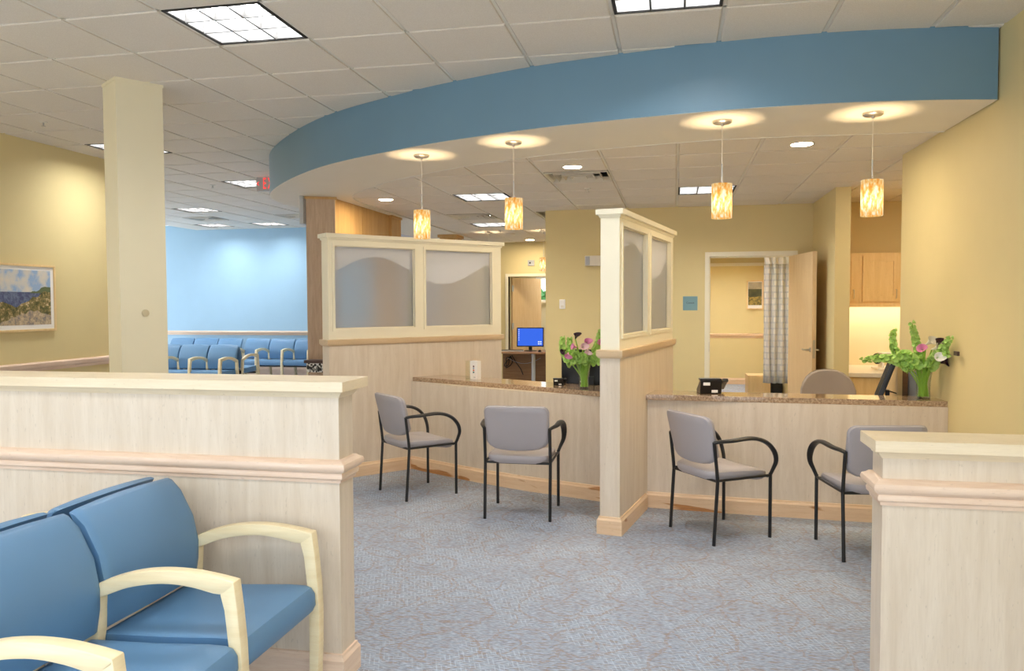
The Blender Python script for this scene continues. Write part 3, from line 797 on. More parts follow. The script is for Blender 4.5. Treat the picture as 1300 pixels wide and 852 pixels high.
counter('pale maple reception desk front between the two frosted screens', 'brown speckled countertop between the two frosted screens',
        [(-2.45, 7.057), (-1.72, 6.624), (-1.255, 6.395), (-.775, 6.215), (-.33, 6.05)], [(-2.60, 7.16), (-2.10, 6.93), (-1.46, 6.60), (-.986, 6.36), (-.561, 6.117), (-.30, 5.985)], .36, .78,
        [(PL.x+nL.x*.001, PL.y+nL.y*.001, nL.x, nL.y), (PM.x-nM.x*(TM+.001), PM.y-nM.y*(TM+.001), -nM.x, -nM.y)])
counter('pale maple reception desk front meeting the right wall', 'brown speckled countertop meeting the right wall',
        [(-.22, 6.03), (.468, 5.956), (.803, 5.93), (1.371, 5.90), (1.86, 5.89)], [(-.26, 6.00), (.30, 5.975), (.66, 5.96), (1.0, 5.95), (1.44, 5.935), (1.87, 5.915)], .30, .75,
        [(PM.x+nM.x*.001, PM.y+nM.y*.001, nM.x, nM.y), (1.814, 7.0, -1, -.0315)])

# ------------------------------------------------------------------ guest chairs
def rpad(w, d, bulge, n=10, rad=.06):
    """rounded-corner outline"""
    pts = []
    for cx, cy, a0 in ((w/2-rad, d/2-rad, 0), (-w/2+rad, d/2-rad, PI/2), (-w/2+rad, -d/2+rad, PI), (w/2-rad, -d/2+rad, 1.5*PI)):
        for k in range(5):
            a = a0+PI/2*k/4; pts.append((cx+rad*math.cos(a), cy+rad*math.sin(a)))
    return pts
def guest_chair(label, loc, rz):
    t = thing('guest_chair', label, 'chair', (loc[0], loc[1], 0), rz, 'grey guest chairs at the counters')
    b = lambda m, n, mat, **k: m.build(n, mat, t, local=True, **k)
    # seat pad
    rings = []
    for sc, z in ((.80, .408), (.93, .416), (.99, .430), (1.0, .445), (.985, .458), (.93, .466), (.75, .470), (.35, .468)):
        ring = []
        for x, y in rpad(.455, .47, 0, rad=.085):
            yy = y*sc; zz = z
            if y > .08: zz -= .05*((y-.08)/.155)**2*(.55 if z > .44 else .9)
            zz -= .010*(1-min(1, (abs(x)/.2)))*(1 if z > .44 else 0)
            if y < -.1: zz += .006*(z > .44) - .010*((z < .43))
            ring.append((x*sc, yy+.005, zz))
        rings.append(ring)
    b(MB().loops(rings), 'seat', M['grey_vinyl'], smooth=True)
    # back pad
    W, z0, z1 = .465, .525, .825
    outl = []
    def back_y(x, z): return -.205-.075*(z-.5)/.3+.9*(x*x)-.02
    pts2 = []
    rr = .045
    for cx, cz, a0 in ((W/2-rr, z1-rr, 0), (-W/2+rr, z1-rr, PI/2)):
        for k in range(5):
            a = a0+PI/2*k/4; pts2.append((cx+rr*math.cos(a), cz+rr*math.sin(a)))
    for k in range(1, 12):
        q = -math.cos(PI*k/12)*1.0; x = q*W/2; pts2.append((x, z0-.022+.024*q*q+.055*abs(q)**9))
    pts2 = [p for p in pts2]
    zc = .68
    rings = []
    for sc, dy in ((.90, -.026), (.975, -.022), (1.0, -.008), (1.0, .004), (.975, .020), (.88, .028), (.4, .032)):
        rings.append([(x*sc, back_y(x*sc, zc+(z-zc)*sc)+dy, zc+(z-zc)*sc) for x, z in pts2])
    bk = b(MB().loops(rings), 'backrest', M['grey_vinyl'], smooth=True)
    loop = [(x*1.002, back_y(x, z)-.004, zc+(z-zc)*1.002) for x, z in pts2]
    MB().tube(loop+[loop[0]], .004, 6).build('piping', M['grey_vinyl'], bk, local=True, smooth=True)
    wx = .2375; R2 = .0115
    for s in (-1, 1):
        b(MB().tube([(s*wx, -.2325, 0), (s*wx, -.205, .41)], R2, 8), 'leg', M['black'], smooth=True)
        b(MB().tube([(s*wx, -.205, .41), (s*wx, -.212, .48), (s*wx, -.235, .665)], R2, 8), 'back_upright', M['black'], smooth=True)
        b(MB().tube([(s*wx, .2225, 0), (s*wx, .2225, .43)], R2, 8), 'leg', M['black'], smooth=True)
        arm = [(s*wx, -.236, .660), (s*(wx+.014), -.20, .668), (s*(wx+.034), -.12, .672), (s*(wx+.042), 0, .680), (s*(wx+.044), .09, .668), (s*(wx+.046), .165, .632), (s*(wx+.046), .215, .575), (s*(wx+.038), .235, .515), (s*(wx+.016), .232, .462), (s*wx, .2225, .42)]
        rad = [(.012, .011), (.015, .012), (.022, .013), (.025, .0135), (.025, .0135), (.024, .0135), (.021, .0135), (.016, .013), (.0125, .0125), (.0115, .0115)]
        b(MB().tube(curve(arm), curve(rad), 10), 'armrest', M['black'], smooth=True)
        b(MB().tube([(s*wx, -.208, .415), (s*wx, .2225, .415)], .009, 8), 'seat_rail', M['black'], smooth=True)
    for y in (-.206, .2):
        b(MB().tube([(-wx, y, .41), (wx, y, .41)], .009, 8), 'cross_rail', M['black'], smooth=True)
    return t
guest_chair('grey guest chair beside the far frosted screen, turned to the counter', (-2.073, 6.188), -.756)
guest_chair('grey guest chair seen square from behind, second from the far screen', (-1.104, 5.727), .013)
guest_chair('grey guest chair right of the middle screen, turned sideways', (.304, 5.47), -.957)
guest_chair('grey guest chair partly hidden behind the low right half wall', (1.187, 5.237), .185)

# ------------------------------------------------------------------ waiting benches
PITCH = .56
def bench_parts():
    P = {}
    # seat cushion (y front)
    prof = [(.10, .365), (.10, .415), (.115, .430), (.35, .438), (.55, .452), (.615, .452), (.640, .444), (.655, .420), (.657, .375), (.645, .350), (.62, .345), (.12, .345)]
    m = MB(); rings = []
    for x, sc in ((-.256, .90), (-.248, .965), (-.225, 1.0), (-.1, 1.012), (.1, 1.012), (.225, 1.0), (.248, .965), (.256, .90)):
        rings.append([(x, .375+(y-.375)*(.985 if sc < .95 else 1), .395+(z-.395)*sc) for y, z in prof])
    P['seat'] = m.loops(rings)
    bp = [(.134, .452), (.148, .53), (.150, .60), (.128, .70), (.075, .80), (.035, .845), (.015, .852), (-.005, .845), (.02, .79), (.07, .69), (.088, .60), (.086, .53), (.076, .452), (.09, .442), (.119, .442)]
    rings = []
    for x, k in ((-.268, .012), (-.258, .004), (-.235, 0), (-.12, -.006), (0, -.008), (.12, -.006), (.235, 0), (.258, .004), (.268, .012)):
        rings.append([(x, y+(-k if i < 7 else k if i < 13 else 0), z-(k*.8 if z > .8 else 0)) for i, (y, z) in enumerate(bp)])
    P['backrest'] = MB().loops(rings)
    up = [(.10, .600), (.18, .635), (.28, .664), (.38, .677), (.48, .677), (.57, .667), (.640, .655)]
    dn = [(.640, .640), (.588, .612), (.50, .626), (.42, .633), (.34, .628), (.25, .610), (.17, .580), (.10, .553)]
    P['armrest'] = MB().profx(curve(up)+curve(dn), -.023, .023)
    P['front_leg'] = MB().profx([(.640, .655), (.652, .56), (.662, .45), (.666, .34), (.664, .2), (.655, 0), (.620, 0), (.622, .2), (.622, .34), (.616, .45), (.604, .56), (.590, .6125)], -.023, .023)
    P['rear_leg'] = MB().profx([(.10, .600), (.145, .615), (.135, .45), (.10, .25), (.045, 0), (.008, 0), (.055, .25), (.085, .45)], -.021, .021)
    P['rail'] = MB().box(-.28, .28, .06, .11, .345, .40).box(-.28, .28, .12, .16, .315, .345).box(-.28, .28, .54, .58, .315, .345)
    out = {}
    for k, m in P.items():
        o = m.build(k, M['blue_vinyl'] if k in ('seat', 'backrest') else M['dark'] if k == 'rail' else M['birch'], local=True, bevel=.004 if k not in ('seat', 'backrest') else 0, smooth=True)
        out[k] = o.data; bpy.data.objects.remove(o)
    return out
BP = bench_parts()
def bench(label, loc, rz, n, group=None, flip=False):
    t = thing('waiting_bench', label, 'bench', (loc[0], loc[1], 0), rz, group)
    for k in range(n):
        x = (k-(n-1)/2)*PITCH
        inst(BP['seat'], 'seat', t, (x, 0, 0)); inst(BP['backrest'], 'backrest', t, (x, 0, 0)); inst(BP['rail'], 'rail', t, (x, 0, 0))
    for k in range(n+1):
        x = (k-n/2)*PITCH
        a = inst(BP['armrest'], 'armrest', t, (x, 0, 0)); inst(BP['front_leg'], 'leg', t, (x, 0, 0)); inst(BP['rear_leg'], 'leg', t, (x, 0, 0))
    return t
bench('large blue bench with birch arms, front of the long half wall', (-2.03, 2.30), -PI/2, 2)
bench('blue bench back to back with the front bench, backs barely showing', (-2.085, 2.30), PI/2, 2)
G = 'blue waiting room benches'
bench('blue bench against the blue wall next to the wood pier', (-8.19+.56, 15.02), PI, 4, G)
bench('blue bench against the blue wall next to the column', (-8.82-.84, 15.02), PI, 3, G)
bench('blue bench in the middle of the waiting room facing the half wall', (-7.39-.84, 12.45), PI, 3, G)
bench('blue bench facing the blue wall, only its end arm showing', (-7.45-.84, 12.50), 0, 3, G)

# ------------------------------------------------------------------ wood pier(s)
t = bpy.data.objects.new('pillar', None); COL.objects.link(t); t.location = (-3.85, 9.2, 0); struct(t, 'wood clad pier behind the far frosted screen')
MB().prism([(-3.975, 8.084), (-3.692, 8.216), (-3.715, 8.275), (-4.005, 8.15)], 0, S-.03).build('front_panel', M['maple_tan'], t)
for y0, y1 in ((8.27, 9.13), (9.137, 10.05)):
    MB().box(-3.97, -3.745, y0, y1, 2.20, S-.001).build('side_panel', M['maple_warm'], t)
MB().box(-3.985, -3.71, 10.055, 10.42, 0, S-.03).build('end_pilaster', M['maple_warm'], t)
MB().prism([(-3.995, 8.07), (-3.672, 8.216), (-3.70, 8.29), (-4.03, 8.155)], S-.03, S-.002).build('crown', M['maple_warm'], t)
MB().box(-4.0, -3.695, 10.04, 10.435, S-.03, S-.002).build('crown', M['maple_warm'], t)
MB().box(-3.97, -3.745, 8.27, 10.05, 0, 1.0).build('low_wall', M['maple_warm'], t)
t = bpy.data.objects.new('pillar', None); COL.objects.link(t); t.location = (-3.8, 13.2, 0); struct(t, 'second wood pier whose top shows over the frosted screen')
MB().box(-3.95, -3.67, 13.05, 13.45, 0, S-.05).build('shaft', M['maple_warm'], t)
MB().box(-3.98, -3.64, 13.02, 13.48, S-.05, S-.002).build('crown', M['maple_warm'], t)
t = thing('wall_shelf', 'dark topped shelf with black and white speckled edge on the wood pier', 'shelf', (-3.86, 8.0, .82))
MB().box(-3.955, -3.72, 7.94, 8.095, .914, .948).build('top', M['navy'], t, bevel=.003)
MB().box(-3.93, -3.73, 7.96, 8.085, .815, .914).build('speckled_band', M['speckle'], t)

# ------------------------------------------------------------------ painting on left wall
t = thing('framed_painting', 'framed painting of a flowery coast path and blue bay on the yellow wall', 'painting', (-6.17, 6.3, 1.30))
y0, y1, z0, z1 = 5.92, 6.91, 1.300, 1.955
m = MB(); w = .022
m.box(-6.17, -6.14, y0, y1, z0, z0+w).box(-6.17, -6.14, y0, y1, z1-w, z1).box(-6.17, -6.14, y0, y0+w, z0+w, z1-w).box(-6.17, -6.14, y1-w, y1, z0+w, z1-w)
m.build('frame', M['cabinet'], t, bevel=.003)
MB().box(-6.168, -6.152, y0+w, y1-w, z0+w, z1-w).build('mat_board', M['lobby_white'], t)
MB().box(-6.153, -6.150, y0+.07, y1-.062, z0+.065, z1-.058).build('print', M['coast'], t)
# wall dot on column
q = n0+e1*.52; nn = Vector((e1.y, -e1.x)).normalized()
mm = Matrix.Translation((q.x, q.y, 1.495))@Matrix.Rotation(math.atan2(nn.y, nn.x), 4, 'Z')@Matrix.Rotation(PI/2, 4, 'Y')
tag(MB().lathe([(.026, 0), (.026, .006), (.02, .010)], 20, mm).build('room_sensor', plain('buff plastic', srgb(206, 192, 156), .5), smooth=True), 'small round buff sensor on the column face', 'sensor')

# ------------------------------------------------------------------ back wall: door, sign, devices
fr = bpy.data.objects.new('door_1', None); COL.objects.link(fr); fr.location = (.9, 10.1, 0); struct(fr, 'cream door frame of the open doorway in the back wall')
m = MB()
m.box(DX0-.052, DX0, 10.09, 10.285, 0, DZ+.055).box(DX1, DX1+.052, 10.09, 10.285, 0, DZ+.055).box(DX0, DX1, 10.09, 10.285, DZ, DZ+.055)
m.box(DX0, DX0+.015, 10.16, 10.20, 0, DZ).box(DX0, DX1, 10.16, 10.20, DZ-.015, DZ)
m.build('frame', M['trimwhite'], fr)
MB().box(DX0-.001, DX0+.004, 10.10, 10.15, .95, 1.07).build('strike_plate', M['nickel'], fr)
hx, hy = DX1-.005, 10.10; ang = math.atan2(9.12-hy, 1.525-hx)
dl = thing('door_leaf', 'maple door standing open against the narrow wall end', 'door', (hx, hy, .01), ang)
b = lambda m, n, mat, par=dl, **k: m.build(n, mat, par, local=True, **k)
b(MB().box(0, .96, -.045, 0, 0, 2.105), 'panel', M['doorwood'], bevel=.002)
b(MB().box(.958, .9615, -.036, -.009, .93, 1.13), 'lock_plate', M['nickel'])
for s, y in ((-1, -.045), (1, 0)):
    hb = b(MB().lathe([(.026, 0), (.026, .006), (.012, .010), (.010, .05)], 14, T(.90, y, 1.02)@Matrix.Rotation(s*-PI/2, 4, 'X')), 'rose', M['nickel'], smooth=True)
    b(MB().tube([(.90, y+s*.045, 1.02), (.87, y+s*.052, 1.02), (.78, y+s*.052, 1.02)], .009, 8), 'lever', M['nickel'], smooth=True)
for z in (.2, 1.0, 1.9): b(MB().tube([(-.006, -.002, z-.05), (-.006, -.002, z+.05)], .007, 8), 'hinge', M['nickel'])

t = thing('door_sign', 'square blue grey room sign beside the doorway', 'sign', (.19, 10.12, 1.462))
MB().box(.10, .278, 10.112, 10.12, 1.462, 1.637).build('plate', M['plaque'], t, bevel=.002)
lbl_text(t, 'Consult', .030, (.0, -.0088, .093), (PI/2, 0, 0), M['dark'])
t = thing('emergency_light', 'off white emergency light box high on the back wall', 'emergency light', (-.96, 10.12, 2.03))
MB().box(-1.125, -.80, 10.05, 10.12, 2.03, 2.16).build('housing', M['plastic'], t, bevel=.006)
MB().box(-1.115, -1.06, 10.044, 10.05, 2.04, 2.15).build('end_cover', M['steel'], t, bevel=.003)
t = thing('wall_switch', 'small white wall control on the yellow back wall', 'wall control', (-1.42, 10.12, 1.48))
MB().box(-1.458, -1.382, 10.095, 10.12, 1.484, 1.606).build('casing', M['lobby_white'], t, bevel=.006)
MB().box(-1.44, -1.40, 10.092, 10.096, 1.50, 1.53).build('button', M['plastic'], t)

# exam room contents
t = thing('cubicle_curtain', 'grey plaid cubicle curtain with white mesh top beyond the doorway', 'curtain', (1.41, 11.6, .42))
def drape(name, z0, z1, mat, x0=1.225, x1=1.585):
    nx, nz = 72, 10; vs = []; fs = []; uv = []
    for j in range(nz+1):
        for i in range(nx+1):
            u = i/nx; q = j/nz; z = z0+(z1-z0)*q
            amp = .026*(1-.25*q)
            y = 11.6+amp*math.sin(u*2*PI*4+.5*math.sin(q*2))+.012*math.sin(u*23+1)
            x = x0+(x1-x0)*u+.010*math.sin(q*3+u*9)*(1-q)
            vs.append((x, y, z)); uv.append((u*1.05, z))
    for j in range(nz):
        for i in range(nx):
            a = j*(nx+1)+i; fs.append((a, a+1, a+nx+2, a+nx+1))
    o = MB().add(vs, fs).build(name, mat, t, smooth=True)
    l = o.data.uv_layers.new(name='uv')
    for lp in o.data.loops: l.data[lp.index].uv = uv[lp.vertex_index]
    md = o.modifiers.new('thickness', 'SOLIDIFY'); md.thickness = .004
    return o
drape('fabric', .42, 2.095, M['curtain']); drape('mesh_top', 2.095, 2.24, M['lobby_white'])
MB().tube([(.3, 11.6, 2.26), (1.655, 11.6, 2.26)], .012, 8).build('track', M['nickel'], t)
t = thing('framed_print', 'small framed hill landscape in the room beyond the doorway', 'painting', (1.48, 15.6, 1.43))
m = MB(); x0, x1, z0, z1, w = 1.18, 1.62, 1.43, 1.98, .022
x0, x1 = 1.335, 1.64
m.box(x0, x1, 15.57, 15.6, z0, z0+w).box(x0, x1, 15.57, 15.6, z1-w, z1).box(x0, x0+w, 15.57, 15.6, z0+w, z1-w).box(x1-w, x1, 15.57, 15.6, z0+w, z1-w)
m.build('frame', M['cabinet'], t)
MB().box(x0+w, x1-w, 15.58, 15.598, z0+w, z1-w).build('mat_board', M['lobby_white'], t)
MB().box(x0+.03, x1-.03, 15.577, 15.581, z0+.08, z1-.035).build('print', M['hills'], t)
t = thing('fire_alarm_pull', 'red fire alarm on the wall beyond the doorway', 'fire alarm', (1.66, 12.0, 2.05))
MB().box(1.625, 1.66, 11.93, 12.07, 1.99, 2.12).build('casing', M['redplastic'], t, bevel=.004)
MB().box(1.62, 1.626, 11.95, 12.0, 2.0, 2.03).build('label_plate', M['lobby_white'], t)
t = thing('exam_cabinet', 'low maple cabinet under the cubicle curtain', 'cabinet', (1.3, 12.9, 0))
MB().box(1.12, 1.46, 12.75, 13.2, 0, .42).build('body', M['cabinet'], t)
MB().box(1.13, 1.45, 12.735, 12.75, .06, .41).build('door', M['cabinet'], t, bevel=.003)
tag(MB().box(1.49, 1.64, 12.8, 13.2, 0, .42).build('waste_bin', M['dark'], bevel=.01), 'dark bin beside the low cabinet beyond the doorway', 'bin')  # solid dark block stands for the shade of the gap by the cabinet
troffer(-2.5, 16.1, 2.6, 'troffer light of the small far room, out of sight', None)  # unseen lamp added to brighten the far room
troffer(.35, 10.40, 2.6, 'troffer light of the room beyond the doorway, out of sight', None); troffer(1.03, 13.9, 2.6, 'second troffer light deep in the room beyond the doorway, out of sight', None); troffer(.3, 13.9, 2.6, 'troffer light deep in the room beyond the doorway, out of sight', None)  # unseen lamps added to brighten the walls past the doorway

# ------------------------------------------------------------------ kitchen recess
def cab(label, x0, x1):
    t = thing('wall_cabinet', label, 'cabinet', ((x0+x1)/2, 9.9, 1.545), group='maple wall cabinets in the recess')
    MB().box(x0, x1, 9.82, 10.15, 1.545, 2.125).build('body', M['cabinet'], t, bevel=.002)
    d = MB(); a, c, z0, z1, y0, y1, w = x0+.035, x1-.035, 1.565, 2.085, 9.80, 9.82, .058
    d.box(a, c, y0, y1, z0, z0+w).box(a, c, y0, y1, z1-w, z1).box(a, a+w, y0, y1, z0+w, z1-w).box(c-w, c, y0, y1, z0+w, z1-w).box(a+w, c-w, y0+.014, y1, z0+w, z1-w)
    dd = d.build('door', M['cabinet'], t)
    hxp = c-.03
    MB().tube([(hxp, 9.80, 1.60), (hxp, 9.772, 1.605), (hxp, 9.772, 1.695), (hxp, 9.80, 1.70)], .0045, 6).build('handle', M['nickel'], dd)
    MB().box(x0, x1, 9.81, 9.825, 1.50, 1.545).build('light_valance', M['cabinet'], t)
cab('maple wall cabinet cut off by the narrow wall end', 1.80, 2.10); cab('maple wall cabinet with shaker door next to the right wall', 2.10, 2.56); cab('maple wall cabinet hidden behind the right wall', 2.56, 2.97)
tag(MB().box(1.80, 2.97, 9.90, 9.95, 1.52, 1.54).build('strip_light', M['strip']), 'bright strip light under the wall cabinets', 'strip light')
sb = MB().box(1.79, 2.97, 10.138, 10.149, .80, 1.54).build('trim_splashback', M['cream_wall']); struct(sb, 'pale splashback under the wall cabinets')
t = thing('base_cabinet', 'maple base cabinet in the recess', 'cabinet', (2.38, 9.5, 0))
MB().box(1.79, 2.97, 9.0, 10.14, 0, .755).build('body', M['cabinet'], t)
for k in range(3): MB().box(1.81+k*.39, 2.18+k*.39, 8.982, 9.0, .08, .745).build('door', M['cabinet'], t, bevel=.003)
tag(MB().box(1.788, 2.975, 8.95, 10.138, .755, .80).build('kitchen_worktop', M['plastic'], bevel=.004), 'off white worktop on the recess base cabinet', 'worktop')
t = thing('countertop_appliance', 'small white framed appliance with dark grey drum on recess worktop', 'appliance', (2.28, 9.5, .80))
MB().box(2.20, 2.50, 9.35, 9.65, .80, .825).build('base', M['lobby_white'], t, bevel=.008)
m = MB().box(2.26, 2.285, 9.4, 9.6, .825, .985).box(2.44, 2.465, 9.4, 9.6, .825, .985).box(2.26, 2.465, 9.4, 9.6, .975, .99); m.build('frame', M['lobby_white'], t, bevel=.004)
MB().lathe([(.01, 0), (.055, .004), (.06, .012), (.06, .03), (.04, .04)], 20, Matrix.Translation((2.235, 9.45, .925))@Matrix.Rotation(-PI/2, 4, 'Y')@Matrix.Rotation(.5, 4, 'X')).build('drum', M['dark'], t, smooth=True)

# ------------------------------------------------------------------ behind the right counter
t = thing('task_chair', 'taupe task chair behind the right counter', 'chair', (1.37, 7.42, 0), PI)
b = lambda m, n, mat, **k: m.build(n, mat, t, local=True, **k)
def backpad(sc_w, y_off, th):
    rings = []
    pts = []
    for k in range(24):
        a = 2*PI*k/24; c, s_ = math.cos(a), math.sin(a)
        x = .245*abs(c)**.8*(1 if c > 0 else -1); z = .68+.262*abs(s_)**.9*(1 if s_ > 0 else -1)
        if s_ < 0: x *= 1.0
        pts.append((x, z))
    for sc, dy in ((.8, -th), (.95, -th*.8), (1.0, -th*.2), (1.0, th*.2), (.95, th*.8), (.75, th*1.1), (.3, th*1.15)):
        rings.append([(x*sc*sc_w, -.21+y_off+dy+.8*(x*sc)**2-.10*(z-.7), .70+(z-.70)*sc) for x, z in pts])
    return MB().loops(rings)
b(backpad(1, 0, .03), 'backrest', M['taupe'], smooth=True)
b(backpad(.98, -.035, .014), 'back_shell', M['blackplastic'], smooth=True)
b(MB().loops([[(x*s_, y*s_, z) for x, y in rpad(.48, .46, 0, rad=.1)] for s_, z in ((.9, .43), (1, .45), (1, .48), (.9, .50), (.4, .505))]), 'seat', M['taupe'], smooth=True)
b(MB().tube([(0, -.22, .62), (0, -.24, .5), (0, -.12, .42)], .02, 8), 'back_stem', M['blackplastic'], smooth=True)
b(MB().tube([(0, 0, .10), (0, 0, .43)], .028, 12), 'gas_lift', M['black'], smooth=True)
for k in range(5):
    a = 2*PI*k/5+.3
    lg = b(MB().tube([(0, 0, .11), (.15*math.cos(a), .15*math.sin(a), .10), (.29*math.cos(a), .29*math.sin(a), .065)], [.03, .024, .016], 8), 'leg', M['blackplastic'], smooth=True)
    MB().lathe([(.012, -.02), (.027, -.018), (.027, .018), (.012, .02)], 12, T(.29*math.cos(a), .29*math.sin(a), .027, a)@Matrix.Rotation(PI/2, 4, 'X')).build('caster', M['blackplastic'], lg, local=True, smooth=True)

def monitor(label, loc, rz, w, h, zc, tilt, blue=False, stickers=False, zd=.735):
    t = thing('computer_monitor', label, 'monitor', (loc[0], loc[1], zd), rz)
    b = lambda m, n, mat, par=None, **k: m.build(n, mat, par or t, local=True, **k)
    X = Matrix.Translation((0, 0, zc-zd))@Matrix.Rotation(tilt, 4, 'X')
    b(MB().box(-w/2, w/2, -.018, .018, -h/2, h/2, X), 'casing', M['blackplastic'], bevel=.006)
    s = b(MB().box(-w/2+.018, w/2-.018, -.0195, -.0175, -h/2+.018, h/2-.018, X), 'screen', M['screen_blue'] if blue else M['dark'])
    if blue:
        for k in range(6): b(MB().box(-w/2+.03, -w/2+.045, -.0205, -.0195, h/2-.05-k*.035, h/2-.035-k*.035, X), 'icon', M['icon'], s)
        for k in range(4): b(MB().box(w/2-.10+(k % 2)*.035, w/2-.075+(k % 2)*.035, -.0205, -.0195, -h/2+.04+(k//2)*.035, -h/2+.06+(k//2)*.035, X), 'icon', M['icon'], s)
    if stickers:
        b(MB().box(-w/2+.08, -w/2+.13, .018, .0188, -h/2+.03, -h/2+.052, X), 'label_sticker', M['lobby_white'])
        b(MB().box(w/2-.20, w/2-.16, .018, .0188, -h/2+.03, -h/2+.042, X), 'label_sticker', M['lobby_white'])
    zb = zc-zd-h/2
    b(MB().box(-.03, .03, .005, .035, .01, zb+.08), 'stand_neck', M['blackplastic'], bevel=.004)
    b(MB().lathe([(.11, 0), (.11, .008), (.04, .018)], 24, Matrix.Translation((0, .02, 0))), 'stand_foot', M['blackplastic'], smooth=True)
    return t
monitor('black monitor seen from behind, beside the flowers at the middle screen', (-.70, 6.72), PI, .50, .31, 1.005, -.05, stickers=True)
monitor('black monitor seen edge on beside the flower vase at the right wall', (1.57, 6.45), -PI/2-.20, .40, .30, .955, -.34)
cab_ = MB().tube([(1.64, 6.6, .86), (1.70, 6.62, .84), (1.735, 6.6, .80), (1.73, 6.58, .755), (1.66, 6.55, .738)], .005, 6).build('monitor_cable', M['blackplastic'], smooth=True)
tag(cab_, 'black cable looping behind the edge-on monitor', 'cable')
t = thing('desk_hutch', 'narrow wooden desk divider between monitor and flower vase', 'desk divider', (1.765, 6.75, .735))
MB().box(1.70, 1.735, 6.60, 6.95, .735, 1.075).build('side_panel', M['cabinet'], t)
MB().box(1.735, 1.80, 6.68, 6.70, .735, 1.06).build('back_panel', M['desk'], t)
tag(MB().box(1.790, 1.812, 6.42, 6.66, .735, 1.02).build('computer_tower', M['tower'], bevel=.004), 'grey computer tower behind the right flower vase', 'computer')
tag(MB().box(1.818, 1.835, 5.66, 5.73, 1.197, 1.226).build('wall_hook', M['navy'], bevel=.003), 'small dark wall fitting at the tip of the right flowers', 'wall fitting')

def phone(label, loc, rz, s=1.0, z=.866):
    t = thing('desk_phone', label, 'phone', (loc[0], loc[1], z), rz)
    b = lambda m, n, mat, par=None, **k: m.build(n, mat, par or t, local=True, **k)
    # wedge: tall back edge towards -y (towards the visitor)
    pr = [(-.075*s, 0), (-.105*s, .102*s), (-.085*s, .112*s), (.10*s, .02*s), (.10*s, 0)]
    b(MB().profx(pr, -.105*s, .055*s), 'body', M['blackplastic'], bevel=.004*s)
    b(MB().box(-.11*s, .05*s, -.110*s, -.03*s, .100*s, .118*s), 'display_hood', M['blackplastic'], bevel=.006*s)
    hs = [(-.092*s, .095*s), (-.08*s, .118*s), (-.03*s, .112*s), (.09*s, .035*s), (.09*s, .015*s), (-.02*s, .07*s)]
    b(MB().profx(hs, .062*s, .105*s), 'handset', M['blackplastic'], bevel=.008*s)
    b(MB().box(-.084*s, -.035*s, -.107*s, -.097*s, .066*s, .088*s), 'label_sticker', M['lobby_white'])
    b(MB().box(-.02*s, .025*s, -.089*s, -.078*s, .010*s, .030*s), 'label_sticker', M['lobby_white'])
    return t
phone('black desk phone with two white stickers on the right counter', (.285, 6.20), .12)
phone('small black phone base on the left counter beside the black monitor', (-.945, 6.58), .1, .52)
t = thing('leaflet_stand', 'white leaflet stand with coloured dots on the left counter', 'leaflet stand', (-1.79, 6.95, .866), -.45)
b = lambda m, n, mat, **k: m.build(n, mat, t, local=True, **k)
b(MB().box(-.04, .045, -.006, .05, 0, .168), 'holder', M['lobby_white'], bevel=.003)
b(MB().box(-.10, -.042, .0, .05, 0, .165), 'side_pocket', M['glass'])
for k, c in enumerate((srgb(90, 40, 40), srgb(150, 165, 180), srgb(206, 96, 50), srgb(40, 110, 110))):
    b(MB().lathe([(.0085, 0), (.0085, .0015)], 10, T(.003, -.006, .118-k*.018)@Matrix.Rotation(PI/2, 4, 'X')), 'dot', plain('dot colour', c, .5))
b(MB().box(.003, .025, -.0075, -.006, .016, .022), 'print_line', M['steel'])

# ------------------------------------------------------------------ far desk
t = thing('office_desk', 'brown desk in the far corridor under the blue screen', 'desk', (-2.4, 13.45, 0))
MB().box(-3.05, -1.72, 13.1, 13.8, .705, .735).build('desk_top', M['desk'], t, bevel=.003)
MB().box(-3.0, -1.75, 13.72, 13.75, 0, .705).build('back_panel', M['desk'], t)
for x in (-2.95, -2.36, -1.78): MB().tube([(x, 13.25, 0), (x, 13.25, .705)], .035, 14).build('leg', M['steel'], t, smooth=True)
monitor('monitor with bright blue desktop on the far desk', (-2.45, 13.45), .10, .47, .335, .975, -.12, blue=True)
t = thing('keyboard', 'grey keyboard in front of the blue screen', 'keyboard', (-2.74, 13.3, .735), .1)
MB().box(-.2, .2, -.07, .07, 0, .02).build('base', M['steel'], t, local=True, bevel=.004)
for k in range(4): MB().box(-.19, .19, -.06+k*.03, -.036+k*.03, .02, .026).build('key_row', M['dark'], t, local=True)
tag(MB().lathe([(.03, 0), (.03, .012), (.018, .03), (.005, .034)], 14, Matrix.Translation((-2.25, 13.25, .735))@Matrix.Scale(1.5, 4, (0, 1, 0))).build('computer_mouse', M['blackplastic'], smooth=True), 'black computer mouse on the far desk', 'mouse')
pts = [(-2.88+.06*math.cos(a*.9)+.02*math.sin(a*2.3), 13.66, .50+.10*math.sin(a)+.004*a) for a in [k*.35 for k in range(40)]]
pts += [(-2.75, 13.66, .52), (-2.66, 13.66, .40), (-2.62, 13.66, .30)]
tag(MB().tube(pts, .008, 6).build('cable_bundle', M['blackplastic'], smooth=True), 'tangled black cables hanging under the far desk', 'cable')
tag(MB().tube([(-2.9+.06*k, 13.64, .60-.10*math.sin(k/10*PI)) for k in range(11)], .005, 6).build('grey_cable', M['steel'], smooth=True), 'thin grey cable sagging under the far desk', 'cable')

